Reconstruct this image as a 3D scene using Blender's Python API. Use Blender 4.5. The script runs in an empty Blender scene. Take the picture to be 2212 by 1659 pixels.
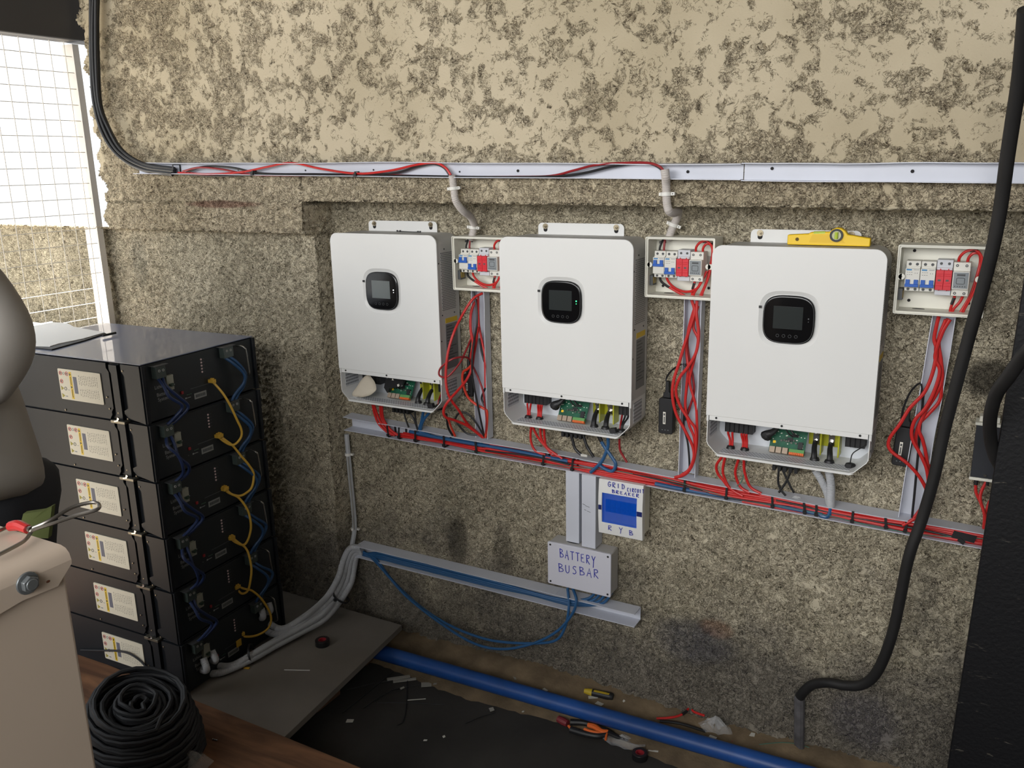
import bpy, bmesh, math, random
import numpy as np
from mathutils import Vector, Matrix

# ------------------------------------------------------------------ camera
YAW, PITCH, ROLL, FPX = -0.5128, -0.2493, -0.0201, 1863.38
CAM = Vector((1.0945, -2.0032, 1.4831))
_f = Vector((math.sin(YAW)*math.cos(PITCH), math.cos(YAW)*math.cos(PITCH), math.sin(PITCH)))
_r0 = Vector((math.cos(YAW), -math.sin(YAW), 0)); _u0 = _r0.cross(_f)
_r = _r0*math.cos(ROLL)+_u0*math.sin(ROLL); _u = -_r0*math.sin(ROLL)+_u0*math.cos(ROLL)
cd = bpy.data.cameras.new('camera'); cam = bpy.data.objects.new('camera', cd)
bpy.context.scene.collection.objects.link(cam)
cd.sensor_width = 36; cd.lens = 36*FPX/2212; cd.clip_start = 0.02
m = Matrix((_r, _u, -_f)).transposed().to_4x4(); m.translation = CAM
cam.matrix_world = m
bpy.context.scene.camera = cam

# ------------------------------------------------------------------ light and exposure
sc = bpy.context.scene
sc.view_settings.view_transform = 'Standard'; sc.view_settings.look = 'None'
sc.view_settings.gamma = 1; sc.view_settings.use_curve_mapping = False
sc.view_settings.exposure = 0.0
wd = bpy.data.worlds.new('sky'); sc.world = wd; wd.use_nodes = True
bg = wd.node_tree.nodes['Background']; bg.inputs[0].default_value = (0.90, 0.95, 1.0, 1); bg.inputs[1].default_value = 1.5

def lamp(name, kind, loc, aim, energy, color=(1, 1, 1), **kw):
    d = bpy.data.lights.new(name, kind); d.energy = energy; d.color = color
    for k, v in kw.items(): setattr(d, k, v)
    o = bpy.data.objects.new(name, d); sc.collection.objects.link(o); o.location = loc
    o.rotation_euler = (Vector(aim)-Vector(loc)).to_track_quat('-Z', 'Y').to_euler()
    return o
# midday sun, nearly overhead and grazing the wall
lamp('sun', 'SUN', (-4, -2, 6), (-4+0.07, -2+0.07, 5), 60.0, (1.0, 0.95, 0.88), angle=0.009)
# daylight coming in under the roof through the open front of the shed
lamp('front_daylight', 'AREA', (0.2, -3.6, 2.05), (0.25, 0, 1.6), 70.0, (1.0, 0.985, 0.96), shape='RECTANGLE', size=3.4, size_y=1.1, spread=math.radians(150))

# ------------------------------------------------------------------ helpers
C = sc.collection
R = random.Random(7)

def ray(px, py):
    return _f + _r*((px-1106)/FPX) - _u*((py-829.5)/FPX)
def at(px, py, y):                       # photo point on the plane y = const
    d = ray(px, py); t = (y-CAM.y)/d.y; return CAM + d*t
def atz(px, py, z):
    d = ray(px, py); t = (z-CAM.z)/d.z; return CAM + d*t
def atx(px, py, x):
    d = ray(px, py); t = (x-CAM.x)/d.x; return CAM + d*t

def lin(c):
    return tuple((v/12.92 if v <= .04045 else ((v+.055)/1.055)**2.4) for v in c)
def rgb(r, g, b): return lin((r/255, g/255, b/255))

MATS = {}
def mat(name, col, rough=.5, metal=0., spec=.5, var=0., vscale=8., bump=0., bscale=60., emit=None, trans=0., alpha=1., coat=0.):
    if name in MATS: return MATS[name]
    mt = bpy.data.materials.new(name); mt.use_nodes = True; nt = mt.node_tree
    b = nt.nodes['Principled BSDF']; L = nt.links.new
    col = tuple(col)+(1,)
    b.inputs['Base Color'].default_value = col
    b.inputs['Roughness'].default_value = rough; b.inputs['Metallic'].default_value = metal
    b.inputs['Specular IOR Level'].default_value = spec
    b.inputs['Coat Weight'].default_value = coat
    if trans: b.inputs['Transmission Weight'].default_value = trans
    if alpha < 1: b.inputs['Alpha'].default_value = alpha
    if emit:
        b.inputs['Emission Color'].default_value = tuple(emit[0])+(1,); b.inputs['Emission Strength'].default_value = emit[1]
    tc = nt.nodes.new('ShaderNodeTexCoord')
    if var:
        n = nt.nodes.new('ShaderNodeTexNoise'); n.inputs['Scale'].default_value = vscale; n.inputs['Detail'].default_value = 5
        L(tc.outputs['Object'], n.inputs['Vector'])
        mx = nt.nodes.new('ShaderNodeMix'); mx.data_type = 'RGBA'
        mx.inputs[6].default_value = tuple(c*(1-var) for c in col[:3])+(1,); mx.inputs[7].default_value = tuple(min(1, c*(1+var)) for c in col[:3])+(1,)
        rp = nt.nodes.new('ShaderNodeMapRange'); rp.inputs[1].default_value = .3; rp.inputs[2].default_value = .7
        L(n.outputs[0], rp.inputs[0]); L(rp.outputs[0], mx.inputs[0]); L(mx.outputs[2], b.inputs['Base Color'])
    if bump:
        n2 = nt.nodes.new('ShaderNodeTexNoise'); n2.inputs['Scale'].default_value = bscale; n2.inputs['Detail'].default_value = 4
        L(tc.outputs['Object'], n2.inputs['Vector'])
        bp = nt.nodes.new('ShaderNodeBump'); bp.inputs['Strength'].default_value = bump; bp.inputs['Distance'].default_value = .002
        L(n2.outputs[0], bp.inputs['Height']); L(bp.outputs[0], b.inputs['Normal'])
    MATS[name] = mt
    return mt

def perforated(name, base, hole, nx, nz, ax=(0, 2), slot=2.0, rad=.32):
    """sheet metal with a staggered punched pattern: nx, nz holes per metre along two object axes"""
    mt = mat(name, base, .45); nt = mt.node_tree; L = nt.links.new
    tc = nt.nodes.new('ShaderNodeTexCoord'); sp = nt.nodes.new('ShaderNodeSeparateXYZ'); L(tc.outputs['Object'], sp.inputs[0])
    def M(op, a, b=None):
        n = nt.nodes.new('ShaderNodeMath'); n.operation = op
        for i, v in enumerate((a, b)):
            if v is None: continue
            if isinstance(v, (int, float)): n.inputs[i].default_value = v
            else: L(v, n.inputs[i])
        return n.outputs[0]
    u = M('MULTIPLY', sp.outputs[ax[0]], nx); w = M('MULTIPLY', sp.outputs[ax[1]], nz)
    row = M('FLOOR', w); odd = M('MULTIPLY', M('MODULO', M('ABSOLUTE', row), 2), .5)
    fu = M('SUBTRACT', M('FRACT', M('ADD', u, odd)), .5); fw = M('SUBTRACT', M('FRACT', w), .5)
    d = M('ADD', M('POWER', M('ABSOLUTE', fu), slot), M('POWER', M('ABSOLUTE', fw), slot))
    h = M('LESS_THAN', d, rad**slot)
    mx = nt.nodes.new('ShaderNodeMix'); mx.data_type = 'RGBA'; mx.inputs[6].default_value = tuple(base)+(1,); mx.inputs[7].default_value = tuple(hole)+(1,)
    L(h, mx.inputs[0]); L(mx.outputs[2], nt.nodes['Principled BSDF'].inputs['Base Color'])
    return mt

def props(o, label=None, cat=None, group=None, kind=None):
    if label: o['label'] = label
    if cat: o['category'] = cat
    if group: o['group'] = group
    if kind: o['kind'] = kind
    return o
def thing(name, label, cat, loc=(0, 0, 0), group=None, rotz=0):
    o = bpy.data.objects.new(name, None); C.objects.link(o); o.location = loc; o.rotation_euler[2] = rotz
    o.empty_display_size = .05
    return props(o, label, cat, group)

def frames(pts):
    n = len(pts); T = []
    for i in range(n):
        a = pts[max(0, i-1)]; b = pts[min(n-1, i+1)]; t = (b-a)
        T.append(t.normalized() if t.length > 1e-9 else Vector((0, 0, 1)))
    ref = Vector((0, 0, 1)) if abs(T[0].z) < .9 else Vector((1, 0, 0))
    N = [(ref-T[0]*ref.dot(T[0])).normalized()]
    for i in range(1, n):
        v = N[-1]-T[i]*N[-1].dot(T[i]); N.append(v.normalized() if v.length > 1e-6 else N[-1])
    return T, N
def spline(P, k=8):
    P = [Vector(p) for p in P]
    if len(P) < 3: return P
    out = []
    for i in range(len(P)-1):
        p0 = P[i-1] if i > 0 else P[0]*2-P[1]; p1 = P[i]; p2 = P[i+1]; p3 = P[i+2] if i+2 < len(P) else P[-1]*2-P[-2]
        for j in range(k):
            t = j/k; t2 = t*t; t3 = t2*t
            out.append(.5*((2*p1)+(p2-p0)*t+(2*p0-5*p1+4*p2-p3)*t2+(3*p1-p0-3*p2+p3)*t3))
    out.append(P[-1]); return out

class MB:
    def __init__(s): s.v = []; s.f = []; s.mi = []; s.m = 0
    def add(s, vs, fs):
        b = len(s.v); s.v += [Vector(v) for v in vs]
        for f in fs: s.f.append([b+i for i in f]); s.mi.append(s.m)
        return s
    def box(s, x0, x1, y0, y1, z0, z1):
        vs = [(x, y, z) for x in (x0, x1) for y in (y0, y1) for z in (z0, z1)]
        return s.add(vs, [(0, 1, 3, 2), (4, 6, 7, 5), (0, 4, 5, 1), (2, 3, 7, 6), (0, 2, 6, 4), (1, 5, 7, 3)])
    def obox(s, c, a, b, d):            # oriented box: centre and three half vectors
        c, a, b, d = map(Vector, (c, a, b, d))
        vs = [c+a*i+b*j+d*k for i in (-1, 1) for j in (-1, 1) for k in (-1, 1)]
        return s.add(vs, [(0, 1, 3, 2), (4, 6, 7, 5), (0, 4, 5, 1), (2, 3, 7, 6), (0, 2, 6, 4), (1, 5, 7, 3)])
    def cyl(s, p0, p1, r, n=14, r1=None, hole=0):
        p0, p1 = Vector(p0), Vector(p1); t = (p1-p0).normalized(); ref = Vector((0, 0, 1)) if abs(t.z) < .9 else Vector((1, 0, 0))
        a = (ref-t*ref.dot(t)).normalized(); b = t.cross(a); r1 = r if r1 is None else r1
        ring = lambda p, rr: [p+(a*math.cos(2*math.pi*i/n)+b*math.sin(2*math.pi*i/n))*rr for i in range(n)]
        if hole:
            vs = ring(p0, r)+ring(p1, r1)+ring(p0, hole)+ring(p1, hole); fs = []
            for i in range(n):
                j = (i+1) % n
                fs += [(i, j, n+j, n+i), (2*n+j, 2*n+i, 3*n+i, 3*n+j), (n+i, n+j, 3*n+j, 3*n+i), (j, i, 2*n+i, 2*n+j)]
            return s.add(vs, fs)
        vs = ring(p0, r)+ring(p1, r1)
        fs = [(i, (i+1) % n, n+(i+1) % n, n+i) for i in range(n)]+[tuple(range(n))[::-1], tuple(range(n, 2*n))]
        return s.add(vs, fs)
    def tube(s, pts, r, n=8, k=8, rib=None, smooth=True):
        P = spline(pts, k) if smooth else [Vector(p) for p in pts]
        if rib:                          # corrugated hose: resample evenly and modulate the radius
            Q = [P[0]]; step = rib[0]/4; acc = 0
            for i in range(1, len(P)):
                seg = P[i]-P[i-1]; L0 = seg.length; pos = step-acc
                while pos <= L0:
                    Q.append(P[i-1]+seg*(pos/L0)); pos += step
                acc = (L0-(pos-step))
            P = Q
        T, N = frames(P); vs = []; fs = []
        for i, p in enumerate(P):
            rr = r(i/(len(P)-1)) if callable(r) else r
            if rib: rr = rr*(1+rib[1]*(1, .55, -1, .55)[i % 4])
            B = T[i].cross(N[i])
            vs += [p+(N[i]*math.cos(2*math.pi*j/n)+B*math.sin(2*math.pi*j/n))*rr for j in range(n)]
        for i in range(len(P)-1):
            for j in range(n):
                a = i*n+j; b = i*n+(j+1) % n; fs.append((a, b, b+n, a+n))
        fs += [tuple(range(n))[::-1], tuple(range((len(P)-1)*n, len(P)*n))]
        return s.add(vs, fs)
    def prism(s, poly, axis, a, b):     # 2D outline extruded along axis from a to b
        def v(p, d):
            return {'x': (d, p[0], p[1]), 'y': (p[0], d, p[1]), 'z': (p[0], p[1], d)}[axis]
        n = len(poly)
        vs = [v(p, a) for p in poly]+[v(p, b) for p in poly]
        fs = [(i, (i+1) % n, n+(i+1) % n, n+i) for i in range(n)]+[tuple(range(n))[::-1], tuple(range(n, 2*n))]
        return s.add(vs, fs)
    def sphere(s, c, rx, ry=None, rz=None, n=12, k=8):
        ry = ry or rx; rz = rz or rx; c = Vector(c); vs = []; fs = []
        for i in range(1, k):
            th = math.pi*i/k
            for j in range(n):
                ph = 2*math.pi*j/n; vs.append(c+Vector((rx*math.sin(th)*math.cos(ph), ry*math.sin(th)*math.sin(ph), rz*math.cos(th))))
        top = len(vs); vs.append(c+Vector((0, 0, rz))); bot = len(vs); vs.append(c-Vector((0, 0, rz)))
        for i in range(k-2):
            for j in range(n): a = i*n+j; b = i*n+(j+1) % n; fs.append((a, a+n, b+n, b))
        for j in range(n): fs.append((top, j, (j+1) % n)); fs.append((bot, (k-2)*n+(j+1) % n, (k-2)*n+j))
        return s.add(vs, fs)
    def xf(s, M):
        s.v = [M @ v for v in s.v]; return s
    def build(s, name, mats, parent=None, smooth=True, bevel=0, local=False, base=None, ang=35, kind=None, label=None):
        if not isinstance(mats, (list, tuple)): mats = [mats]
        if parent is not None and not local:
            off = Vector(parent.location)
            q = parent.parent
            while q is not None: off += Vector(q.location); q = q.parent
        elif parent is not None: off = Vector((0, 0, 0))
        else:
            if base is not None: off = Vector(base)
            else:
                xs = [v.x for v in s.v]; ys = [v.y for v in s.v]; zs = [v.z for v in s.v]
                off = Vector(((min(xs)+max(xs))/2, (min(ys)+max(ys))/2, min(zs)))
        me = bpy.data.meshes.new(name)
        me.from_pydata([tuple(v-off) for v in s.v], [], s.f)
        for m_ in mats: me.materials.append(m_)
        me.polygons.foreach_set('material_index', s.mi)
        bm = bmesh.new(); bm.from_mesh(me); bmesh.ops.recalc_face_normals(bm, faces=bm.faces)
        if smooth:
            ca = math.radians(ang)
            for f in bm.faces: f.smooth = True
            for e in bm.edges:
                if len(e.link_faces) != 2 or e.calc_face_angle(0) > ca: e.smooth = False
        bm.to_mesh(me); bm.free()
        o = bpy.data.objects.new(name, me); C.objects.link(o)
        if parent is not None: o.parent = parent
        else: o.location = off
        if bevel:
            b = o.modifiers.new('bevel', 'BEVEL'); b.width = bevel; b.segments = 2; b.limit_method = 'ANGLE'; b.angle_limit = math.radians(40); b.harden_normals = False
        if kind: o['kind'] = kind
        if label: o['label'] = label
        return o

def copy_tree(o, parent=None):
    c = o.copy(); C.objects.link(c)
    if parent is not None: c.parent = parent
    for ch in list(o.children): copy_tree(ch, c)
    return c

def rrect(x0, x1, z0, z1, r, n=6, corners=(1, 1, 1, 1)):     # corners: TL TR BR BL
    P = []
    for k, (cx, cz, a0) in enumerate(((x0+r, z1-r, 180), (x1-r, z1-r, 90), (x1-r, z0+r, 0), (x0+r, z0+r, -90))):
        if corners[k]:
            for i in range(n+1):
                a = math.radians(a0-90*i/n); P.append((cx+r*math.cos(a), cz+r*math.sin(a)))
        else: P.append(((x0, z1), (x1, z1), (x1, z0), (x0, z0))[k])
    return P
# ------------------------------------------------------------------ setting
def wall_material():
    mt = bpy.data.materials.new('roughcast_render'); mt.use_nodes = True; nt = mt.node_tree; L = nt.links.new
    b = nt.nodes['Principled BSDF']; b.inputs['Roughness'].default_value = .9; b.inputs['Specular IOR Level'].default_value = .2
    out = nt.nodes['Material Output']
    tc = nt.nodes.new('ShaderNodeTexCoord'); P = tc.outputs['Object']
    sp = nt.nodes.new('ShaderNodeSeparateXYZ'); L(P, sp.inputs[0])
    def M(op, a, b_=None, c=None):
        n = nt.nodes.new('ShaderNodeMath'); n.operation = op
        for i, v in enumerate((a, b_, c)):
            if v is None: continue
            if isinstance(v, (int, float)): n.inputs[i].default_value = v
            else: L(v, n.inputs[i])
        return n.outputs[0]
    def rng(v, a, b_, c=0., d=1., smooth=True):
        n = nt.nodes.new('ShaderNodeMapRange'); n.interpolation_type = 'SMOOTHSTEP' if smooth else 'LINEAR'
        L(v, n.inputs[0]); n.inputs[1].default_value = a; n.inputs[2].default_value = b_; n.inputs[3].default_value = c; n.inputs[4].default_value = d
        return n.outputs[0]
    def noise(s, det=4, rough=.55, dist=0., scl=(1, 1, 1)):
        mp = nt.nodes.new('ShaderNodeMapping'); mp.inputs['Scale'].default_value = scl; L(P, mp.inputs[0])
        n = nt.nodes.new('ShaderNodeTexNoise'); n.inputs['Scale'].default_value = s; n.inputs['Detail'].default_value = det
        n.inputs['Roughness'].default_value = rough; n.inputs['Distortion'].default_value = dist; L(mp.outputs[0], n.inputs['Vector'])
        return n.outputs[0]
    def mixc(f, a, b_):
        n = nt.nodes.new('ShaderNodeMix'); n.data_type = 'RGBA'
        if isinstance(f, (int, float)): n.inputs[0].default_value = f
        else: L(f, n.inputs[0])
        for i, v in ((6, a), (7, b_)):
            if isinstance(v, tuple): n.inputs[i].default_value = v+(1,)
            else: L(v, n.inputs[i])
        return n.outputs[2]
    Z, X = sp.outputs[2], sp.outputs[0]
    band = rng(M('ADD', Z, M('MULTIPLY', rng(X, -.640, -.630), -.09)), 1.285, 1.305)     # floated upper band of the wall
    left = rng(X, -.630, -.640)
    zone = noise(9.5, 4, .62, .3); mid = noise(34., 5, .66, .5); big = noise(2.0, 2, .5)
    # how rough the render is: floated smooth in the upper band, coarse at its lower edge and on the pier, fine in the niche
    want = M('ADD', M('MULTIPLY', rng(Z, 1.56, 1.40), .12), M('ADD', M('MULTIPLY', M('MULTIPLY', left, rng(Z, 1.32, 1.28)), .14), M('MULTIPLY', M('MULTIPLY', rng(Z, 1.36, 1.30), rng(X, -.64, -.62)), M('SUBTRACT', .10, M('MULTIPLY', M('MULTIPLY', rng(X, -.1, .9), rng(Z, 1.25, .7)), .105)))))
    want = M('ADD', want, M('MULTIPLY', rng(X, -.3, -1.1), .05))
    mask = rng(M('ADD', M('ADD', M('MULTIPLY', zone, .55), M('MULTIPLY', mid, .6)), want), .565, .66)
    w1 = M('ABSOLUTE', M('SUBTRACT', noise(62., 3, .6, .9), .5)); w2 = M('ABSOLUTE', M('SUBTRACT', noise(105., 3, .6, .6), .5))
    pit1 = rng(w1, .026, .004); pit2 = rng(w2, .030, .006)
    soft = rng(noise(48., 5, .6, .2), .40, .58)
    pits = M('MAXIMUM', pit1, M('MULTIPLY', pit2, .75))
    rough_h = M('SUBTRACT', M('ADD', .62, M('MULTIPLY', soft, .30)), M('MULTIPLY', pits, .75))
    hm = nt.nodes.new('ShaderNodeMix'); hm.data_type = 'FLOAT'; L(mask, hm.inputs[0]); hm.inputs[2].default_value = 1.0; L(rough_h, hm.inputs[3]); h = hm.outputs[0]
    # thin lone cracks where the skim covers
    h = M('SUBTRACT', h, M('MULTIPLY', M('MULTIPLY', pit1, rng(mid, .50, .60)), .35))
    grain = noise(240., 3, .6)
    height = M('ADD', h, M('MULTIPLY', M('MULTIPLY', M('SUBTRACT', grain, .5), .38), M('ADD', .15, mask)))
    dp = nt.nodes.new('ShaderNodeDisplacement'); dp.inputs['Midlevel'].default_value = 1.0; dp.inputs['Scale'].default_value = .0085
    L(height, dp.inputs['Height']); L(dp.outputs[0], out.inputs['Displacement'])
    mt.displacement_method = 'BOTH'
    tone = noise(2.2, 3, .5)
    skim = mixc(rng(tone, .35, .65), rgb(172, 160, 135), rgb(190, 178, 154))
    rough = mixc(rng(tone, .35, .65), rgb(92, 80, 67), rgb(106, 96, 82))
    c1 = mixc(rng(h, .05, .52), rough, skim)  # darker render in the pits, with their shade put into the colour
    cement = mixc(rng(h, .05, .52), rgb(96, 88, 74), mixc(rng(noise(5., 4, .6), .35, .65), rgb(178, 169, 147), rgb(200, 190, 167)))  # niche pits likewise coloured darker to carry their shade
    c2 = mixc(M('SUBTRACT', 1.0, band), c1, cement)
    # soot and damp near the floor, soft outlines
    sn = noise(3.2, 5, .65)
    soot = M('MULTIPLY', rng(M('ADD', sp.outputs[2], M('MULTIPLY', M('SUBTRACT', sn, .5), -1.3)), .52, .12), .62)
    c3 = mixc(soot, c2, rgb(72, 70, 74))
    # three old stains: two beside the junction box, one on the right
    def stain(x, z, rx, rz, strength, col, cin):
        dx = M('DIVIDE', M('SUBTRACT', sp.outputs[0], x), rx); dz = M('DIVIDE', M('SUBTRACT', sp.outputs[2], z), rz)
        d = M('ADD', M('ADD', M('MULTIPLY', dx, dx), M('MULTIPLY', dz, dz)), M('MULTIPLY', M('SUBTRACT', sn, .5), 1.6))
        return mixc(M('MULTIPLY', rng(d, 1.2, .3), strength), cin, col)
    for (px, py, rx, rz, s, col) in ((985, 1165, .045, .085, .6, rgb(60, 56, 50)), (1085, 1190, .035, .09, .45, rgb(66, 62, 54)),
                                     (2140, 820, .05, .05, .8, rgb(40, 36, 32)), (1545, 1360, .05, .03, .45, rgb(150, 108, 84)), (1500, 1390, .12, .07, .4, rgb(80, 82, 96)),
                                     (1870, 1560, .1, .09, .45, rgb(82, 80, 92)), (340, 560, .05, .1, .35, rgb(96, 98, 92)), (545, 437, .16, .012, .75, rgb(118, 84, 72))):
        p = at(px, py, -.0)
        c3 = stain(p.x, p.z, rx, rz, s, col, c3)
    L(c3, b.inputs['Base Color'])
    return mt

def smooth01(t): t = max(0., min(1., t)); return t*t*(3-2*t)
def wall_y(x, z):
    """front surface of the wall: niche 0, lower left pier -.075, upper band -.125"""
    lint = 1.30 if x < -.632 else 1.394-.010*(x+.632)
    return None
def build_wall():
    xs = list(np.arange(-3.4, -.640, .0065))+list(np.linspace(-.637, -.629, 14))+list(np.arange(-.622, 1.75, .0062))
    def col_off(x):      # lower wall offset
        return -.075*(1-smooth01((x+.637)/.008))
    zr = list(np.arange(0, 1.29, .0065))+list(np.linspace(1.2935, 1.3025, 9))+list(np.arange(1.3085, 1.381, .006))+list(np.linspace(1.3845, 1.3935, 13))+list(np.arange(1.3995, 2.56, .0065))
    verts = []; nx = len(xs)
    for z in zr:
        for x in xs:
            base = col_off(x)
            w = smooth01((x+.637)/.008)             # 0 left, 1 in the niche
            zz = z-w*0
            zl = (1-w)*1.298+w*(1.389-.008*(x+.632)); wd_ = .0045
            t = smooth01((z-(zl-wd_))/(2*wd_))
            y = base*(1-t)+(-.125)*t
            verts.append((x, y, z))
    faces = []
    for j in range(len(zr)-1):
        for i in range(nx-1):
            if xs[i] < -1.49+.012*math.sin(zr[j]*41)+.008*math.sin(zr[j]*93) and zr[j] > 1.304: continue      # the high part ends here; a low wall carries on outside
            a = j*nx+i; faces.append((a, a+1, a+1+nx, a+nx))
    me = bpy.data.meshes.new('wall_back'); me.from_pydata(verts, [], faces)
    me.polygons.foreach_set('use_smooth', [True]*len(faces))
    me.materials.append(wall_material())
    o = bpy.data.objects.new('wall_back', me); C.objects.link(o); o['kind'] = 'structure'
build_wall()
# solid core behind the rendered skin so that the wall has its thickness
b = MB(); b.box(-3.4, 1.75, .012, .2, 0, 1.29); b.box(-1.46, 1.75, .012, .2, 1.29, 2.56); b.build('wall_core', mat('block_core', rgb(120, 112, 98), .9), kind='structure').name = 'wall_core'

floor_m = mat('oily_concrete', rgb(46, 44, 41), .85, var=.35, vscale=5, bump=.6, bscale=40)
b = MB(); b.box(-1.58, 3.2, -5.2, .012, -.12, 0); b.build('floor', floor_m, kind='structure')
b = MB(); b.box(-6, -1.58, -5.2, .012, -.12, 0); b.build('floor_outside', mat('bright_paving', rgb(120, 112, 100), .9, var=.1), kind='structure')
# roof: slab and its edge beam over the mesh screen
roof_m = mat('roof_sheet', rgb(70, 66, 62), .7)
b = MB(); b.box(-1.53, 2.6, -3.1, -.02, 2.56, 2.60); b.build('ceiling', roof_m, kind='structure')
b = MB(); b.box(-1.60, -1.52, -3.1, -.03, 1.890, 2.56); b.build('trim_1', mat('dark_steel_beam', rgb(60, 58, 57), .6), bevel=.004, kind='structure')
b = MB(); b.box(2.1, 2.2, -3.1, .0, 0, 2.56); b.build('wall_right', mat('side_wall', rgb(110, 102, 90), .9, bump=.5), kind='structure')
b = MB(); b.box(-1.62, -1.53, -3.1, -1.80, 0, 1.888); b.build('light_block_left', mat('side_wall', rgb(110, 102, 90)), kind='structure')  # unseen side wall, added to keep sky light off the lower left
b = MB(); b.box(-1.53, 2.1, -3.2, -3.1, 0, 1.30); b.build('light_block_front', mat('side_wall', rgb(110, 102, 90)), kind='structure')  # unseen low wall behind the camera, added to block low daylight
# ------------------------------------------------------------------ materials
M_white = mat('white_powder_coat', rgb(221, 221, 219), .38, var=.02, vscale=4)
M_white2 = mat('white_steel_inner', rgb(206, 210, 216), .45)
M_body = mat('shaded_white_steel', rgb(188, 187, 184), .5)  # white steel; the shading of its sides is put into this grey
M_pvc = mat('pvc_trunking', rgb(198, 201, 211), .45, var=.03, vscale=12)
M_pvc2 = mat('pvc_box_lid', rgb(204, 204, 214), .5)
M_cream = mat('cream_plastic', rgb(222, 220, 208), .45)
M_conduit = mat('grey_conduit', rgb(190, 183, 178), .55)
M_hose = mat('white_corrugated_hose', rgb(176, 178, 182), .5)
M_black = mat('black_plastic', rgb(28, 28, 30), .5)
M_black2 = mat('black_cable', rgb(30, 30, 32), .45)
M_rub = mat('black_rubber_hose', rgb(27, 26, 26), .6, var=.25, vscale=14)
M_gloss = mat('gloss_black_glass', rgb(14, 14, 16), .12)
M_lcd = mat('lcd_grey', rgb(46, 50, 50), .15)
M_red = mat('red_cable', rgb(192, 38, 36), .42)
M_dred = mat('dark_red_cable', rgb(140, 26, 32), .45)
M_blue = mat('blue_cable', rgb(38, 84, 128), .4)
M_green = mat('green_wire', rgb(60, 110, 96), .5)
M_screw = mat('zinc', rgb(150, 140, 120), .35, .9)
M_steel = mat('bright_steel', rgb(190, 188, 184), .22, 1.)
M_brass = mat('brass', rgb(150, 130, 70), .4, .7)
M_pcb = mat('green_pcb', rgb(14, 84, 60), .45, var=.3, vscale=60)
M_orange = mat('orange_plastic', rgb(220, 104, 40), .5)
M_lgreen = mat('light_green_plastic', rgb(96, 150, 84), .5)
M_yelcl = mat('clear_yellow_plastic', rgb(176, 176, 44), .35)
M_yel = mat('yellow_plastic', rgb(236, 196, 24), .38)
M_yelcable = mat('yellow_patch_cable', rgb(206, 164, 60), .5)
M_bluep = mat('blue_lever', rgb(22, 88, 180), .4)
M_redp = mat('red_module', rgb(206, 28, 44), .45)
M_grey = mat('grey_face', rgb(128, 134, 138), .5)
M_dgrey = mat('dark_grey', rgb(70, 72, 74), .5)
M_paper = mat('paper', rgb(226, 222, 210), .7)
M_ink = mat('blue_marker', rgb(18, 34, 160), .6)
M_film = mat('clear_film', rgb(215, 215, 215), .25, trans=.0, alpha=.28)
M_hole = mat('hole_dark', rgb(22, 20, 22), .8)
M_holes_side = perforated('vented_steel_side', rgb(188, 187, 184), rgb(84, 84, 88), 150, 210, (1, 2), 3.0, .33)  # base colour carries the same side shading as the housing
M_holes_tray = perforated('vented_steel_floor', rgb(206, 208, 212), rgb(120, 122, 126), 120, 170, (0, 1), 2.0, .27)
M_holes_end = perforated('vented_steel_end', rgb(200, 202, 206), rgb(96, 98, 102), 200, 110, (1, 2), 3.0, .33)

def cover_mesh(W, H, zb, y, cx, cz, sw, sh):
    """front cover with rounded top corners and a shallow dished opening for the display"""
    out = rrect(0, W, zb, zb+H, .024, 8, (1, 1, 0, 0))
    def sq(k, a):
        n = 3.4; c, s = math.cos(a), math.sin(a)
        rr = (abs(c/(sw/2))**n+abs(s/(sh/2))**n)**(-1/n)*k
        return (cx+rr*c, cz+rr*s)
    angs = sorted(set([round(2*math.pi*i/120, 6) for i in range(120)]+[round(math.atan2(p[1]-cz, p[0]-cx) % (2*math.pi), 6) for p in out]))
    def hit(a):
        d = (math.cos(a), math.sin(a)); best = None
        for i in range(len(out)):
            p, q = out[i], out[(i+1) % len(out)]; ex, ez = q[0]-p[0], q[1]-p[1]
            den = d[0]*ez-d[1]*ex
            if abs(den) < 1e-12: continue
            t = ((p[0]-cx)*ez-(p[1]-cz)*ex)/den; u = ((p[0]-cx)*d[1]-(p[1]-cz)*d[0])/den
            if t > 0 and -1e-4 <= u <= 1.0001 and (best is None or t > best): best = t
        return (cx+d[0]*best, cz+d[1]*best)
    b = MB(); n = len(angs); rings = []
    rings.append([(*hit(a), y+.004) for a in angs])
    rings.append([(*hit(a), y+.0008) for a in angs])
    rings.append([((hit(a)[0]-cx)*.9965+cx, (hit(a)[1]-cz)*.9965+cz, y) for a in angs])
    rings.append([(*sq(1.16, a), y) for a in angs])
    rings.append([(*sq(1.12, a), y+.0012) for a in angs])
    rings.append([(*sq(1.01, a), y+.0046) for a in angs])
    rings.append([(*sq(.4, a), y+.0050) for a in angs])
    vs = [(p[0], p[2], p[1]) for r_ in rings for p in r_]
    fs = []
    for k in range(len(rings)-1):
        for i in range(n):
            j = (i+1) % n; fs.append((k*n+i, k*n+j, (k+1)*n+j, (k+1)*n+i))
    fs.append(tuple(range((len(rings)-1)*n, len(rings)*n)))
    b.add(vs, fs); return b, sq, angs

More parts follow.
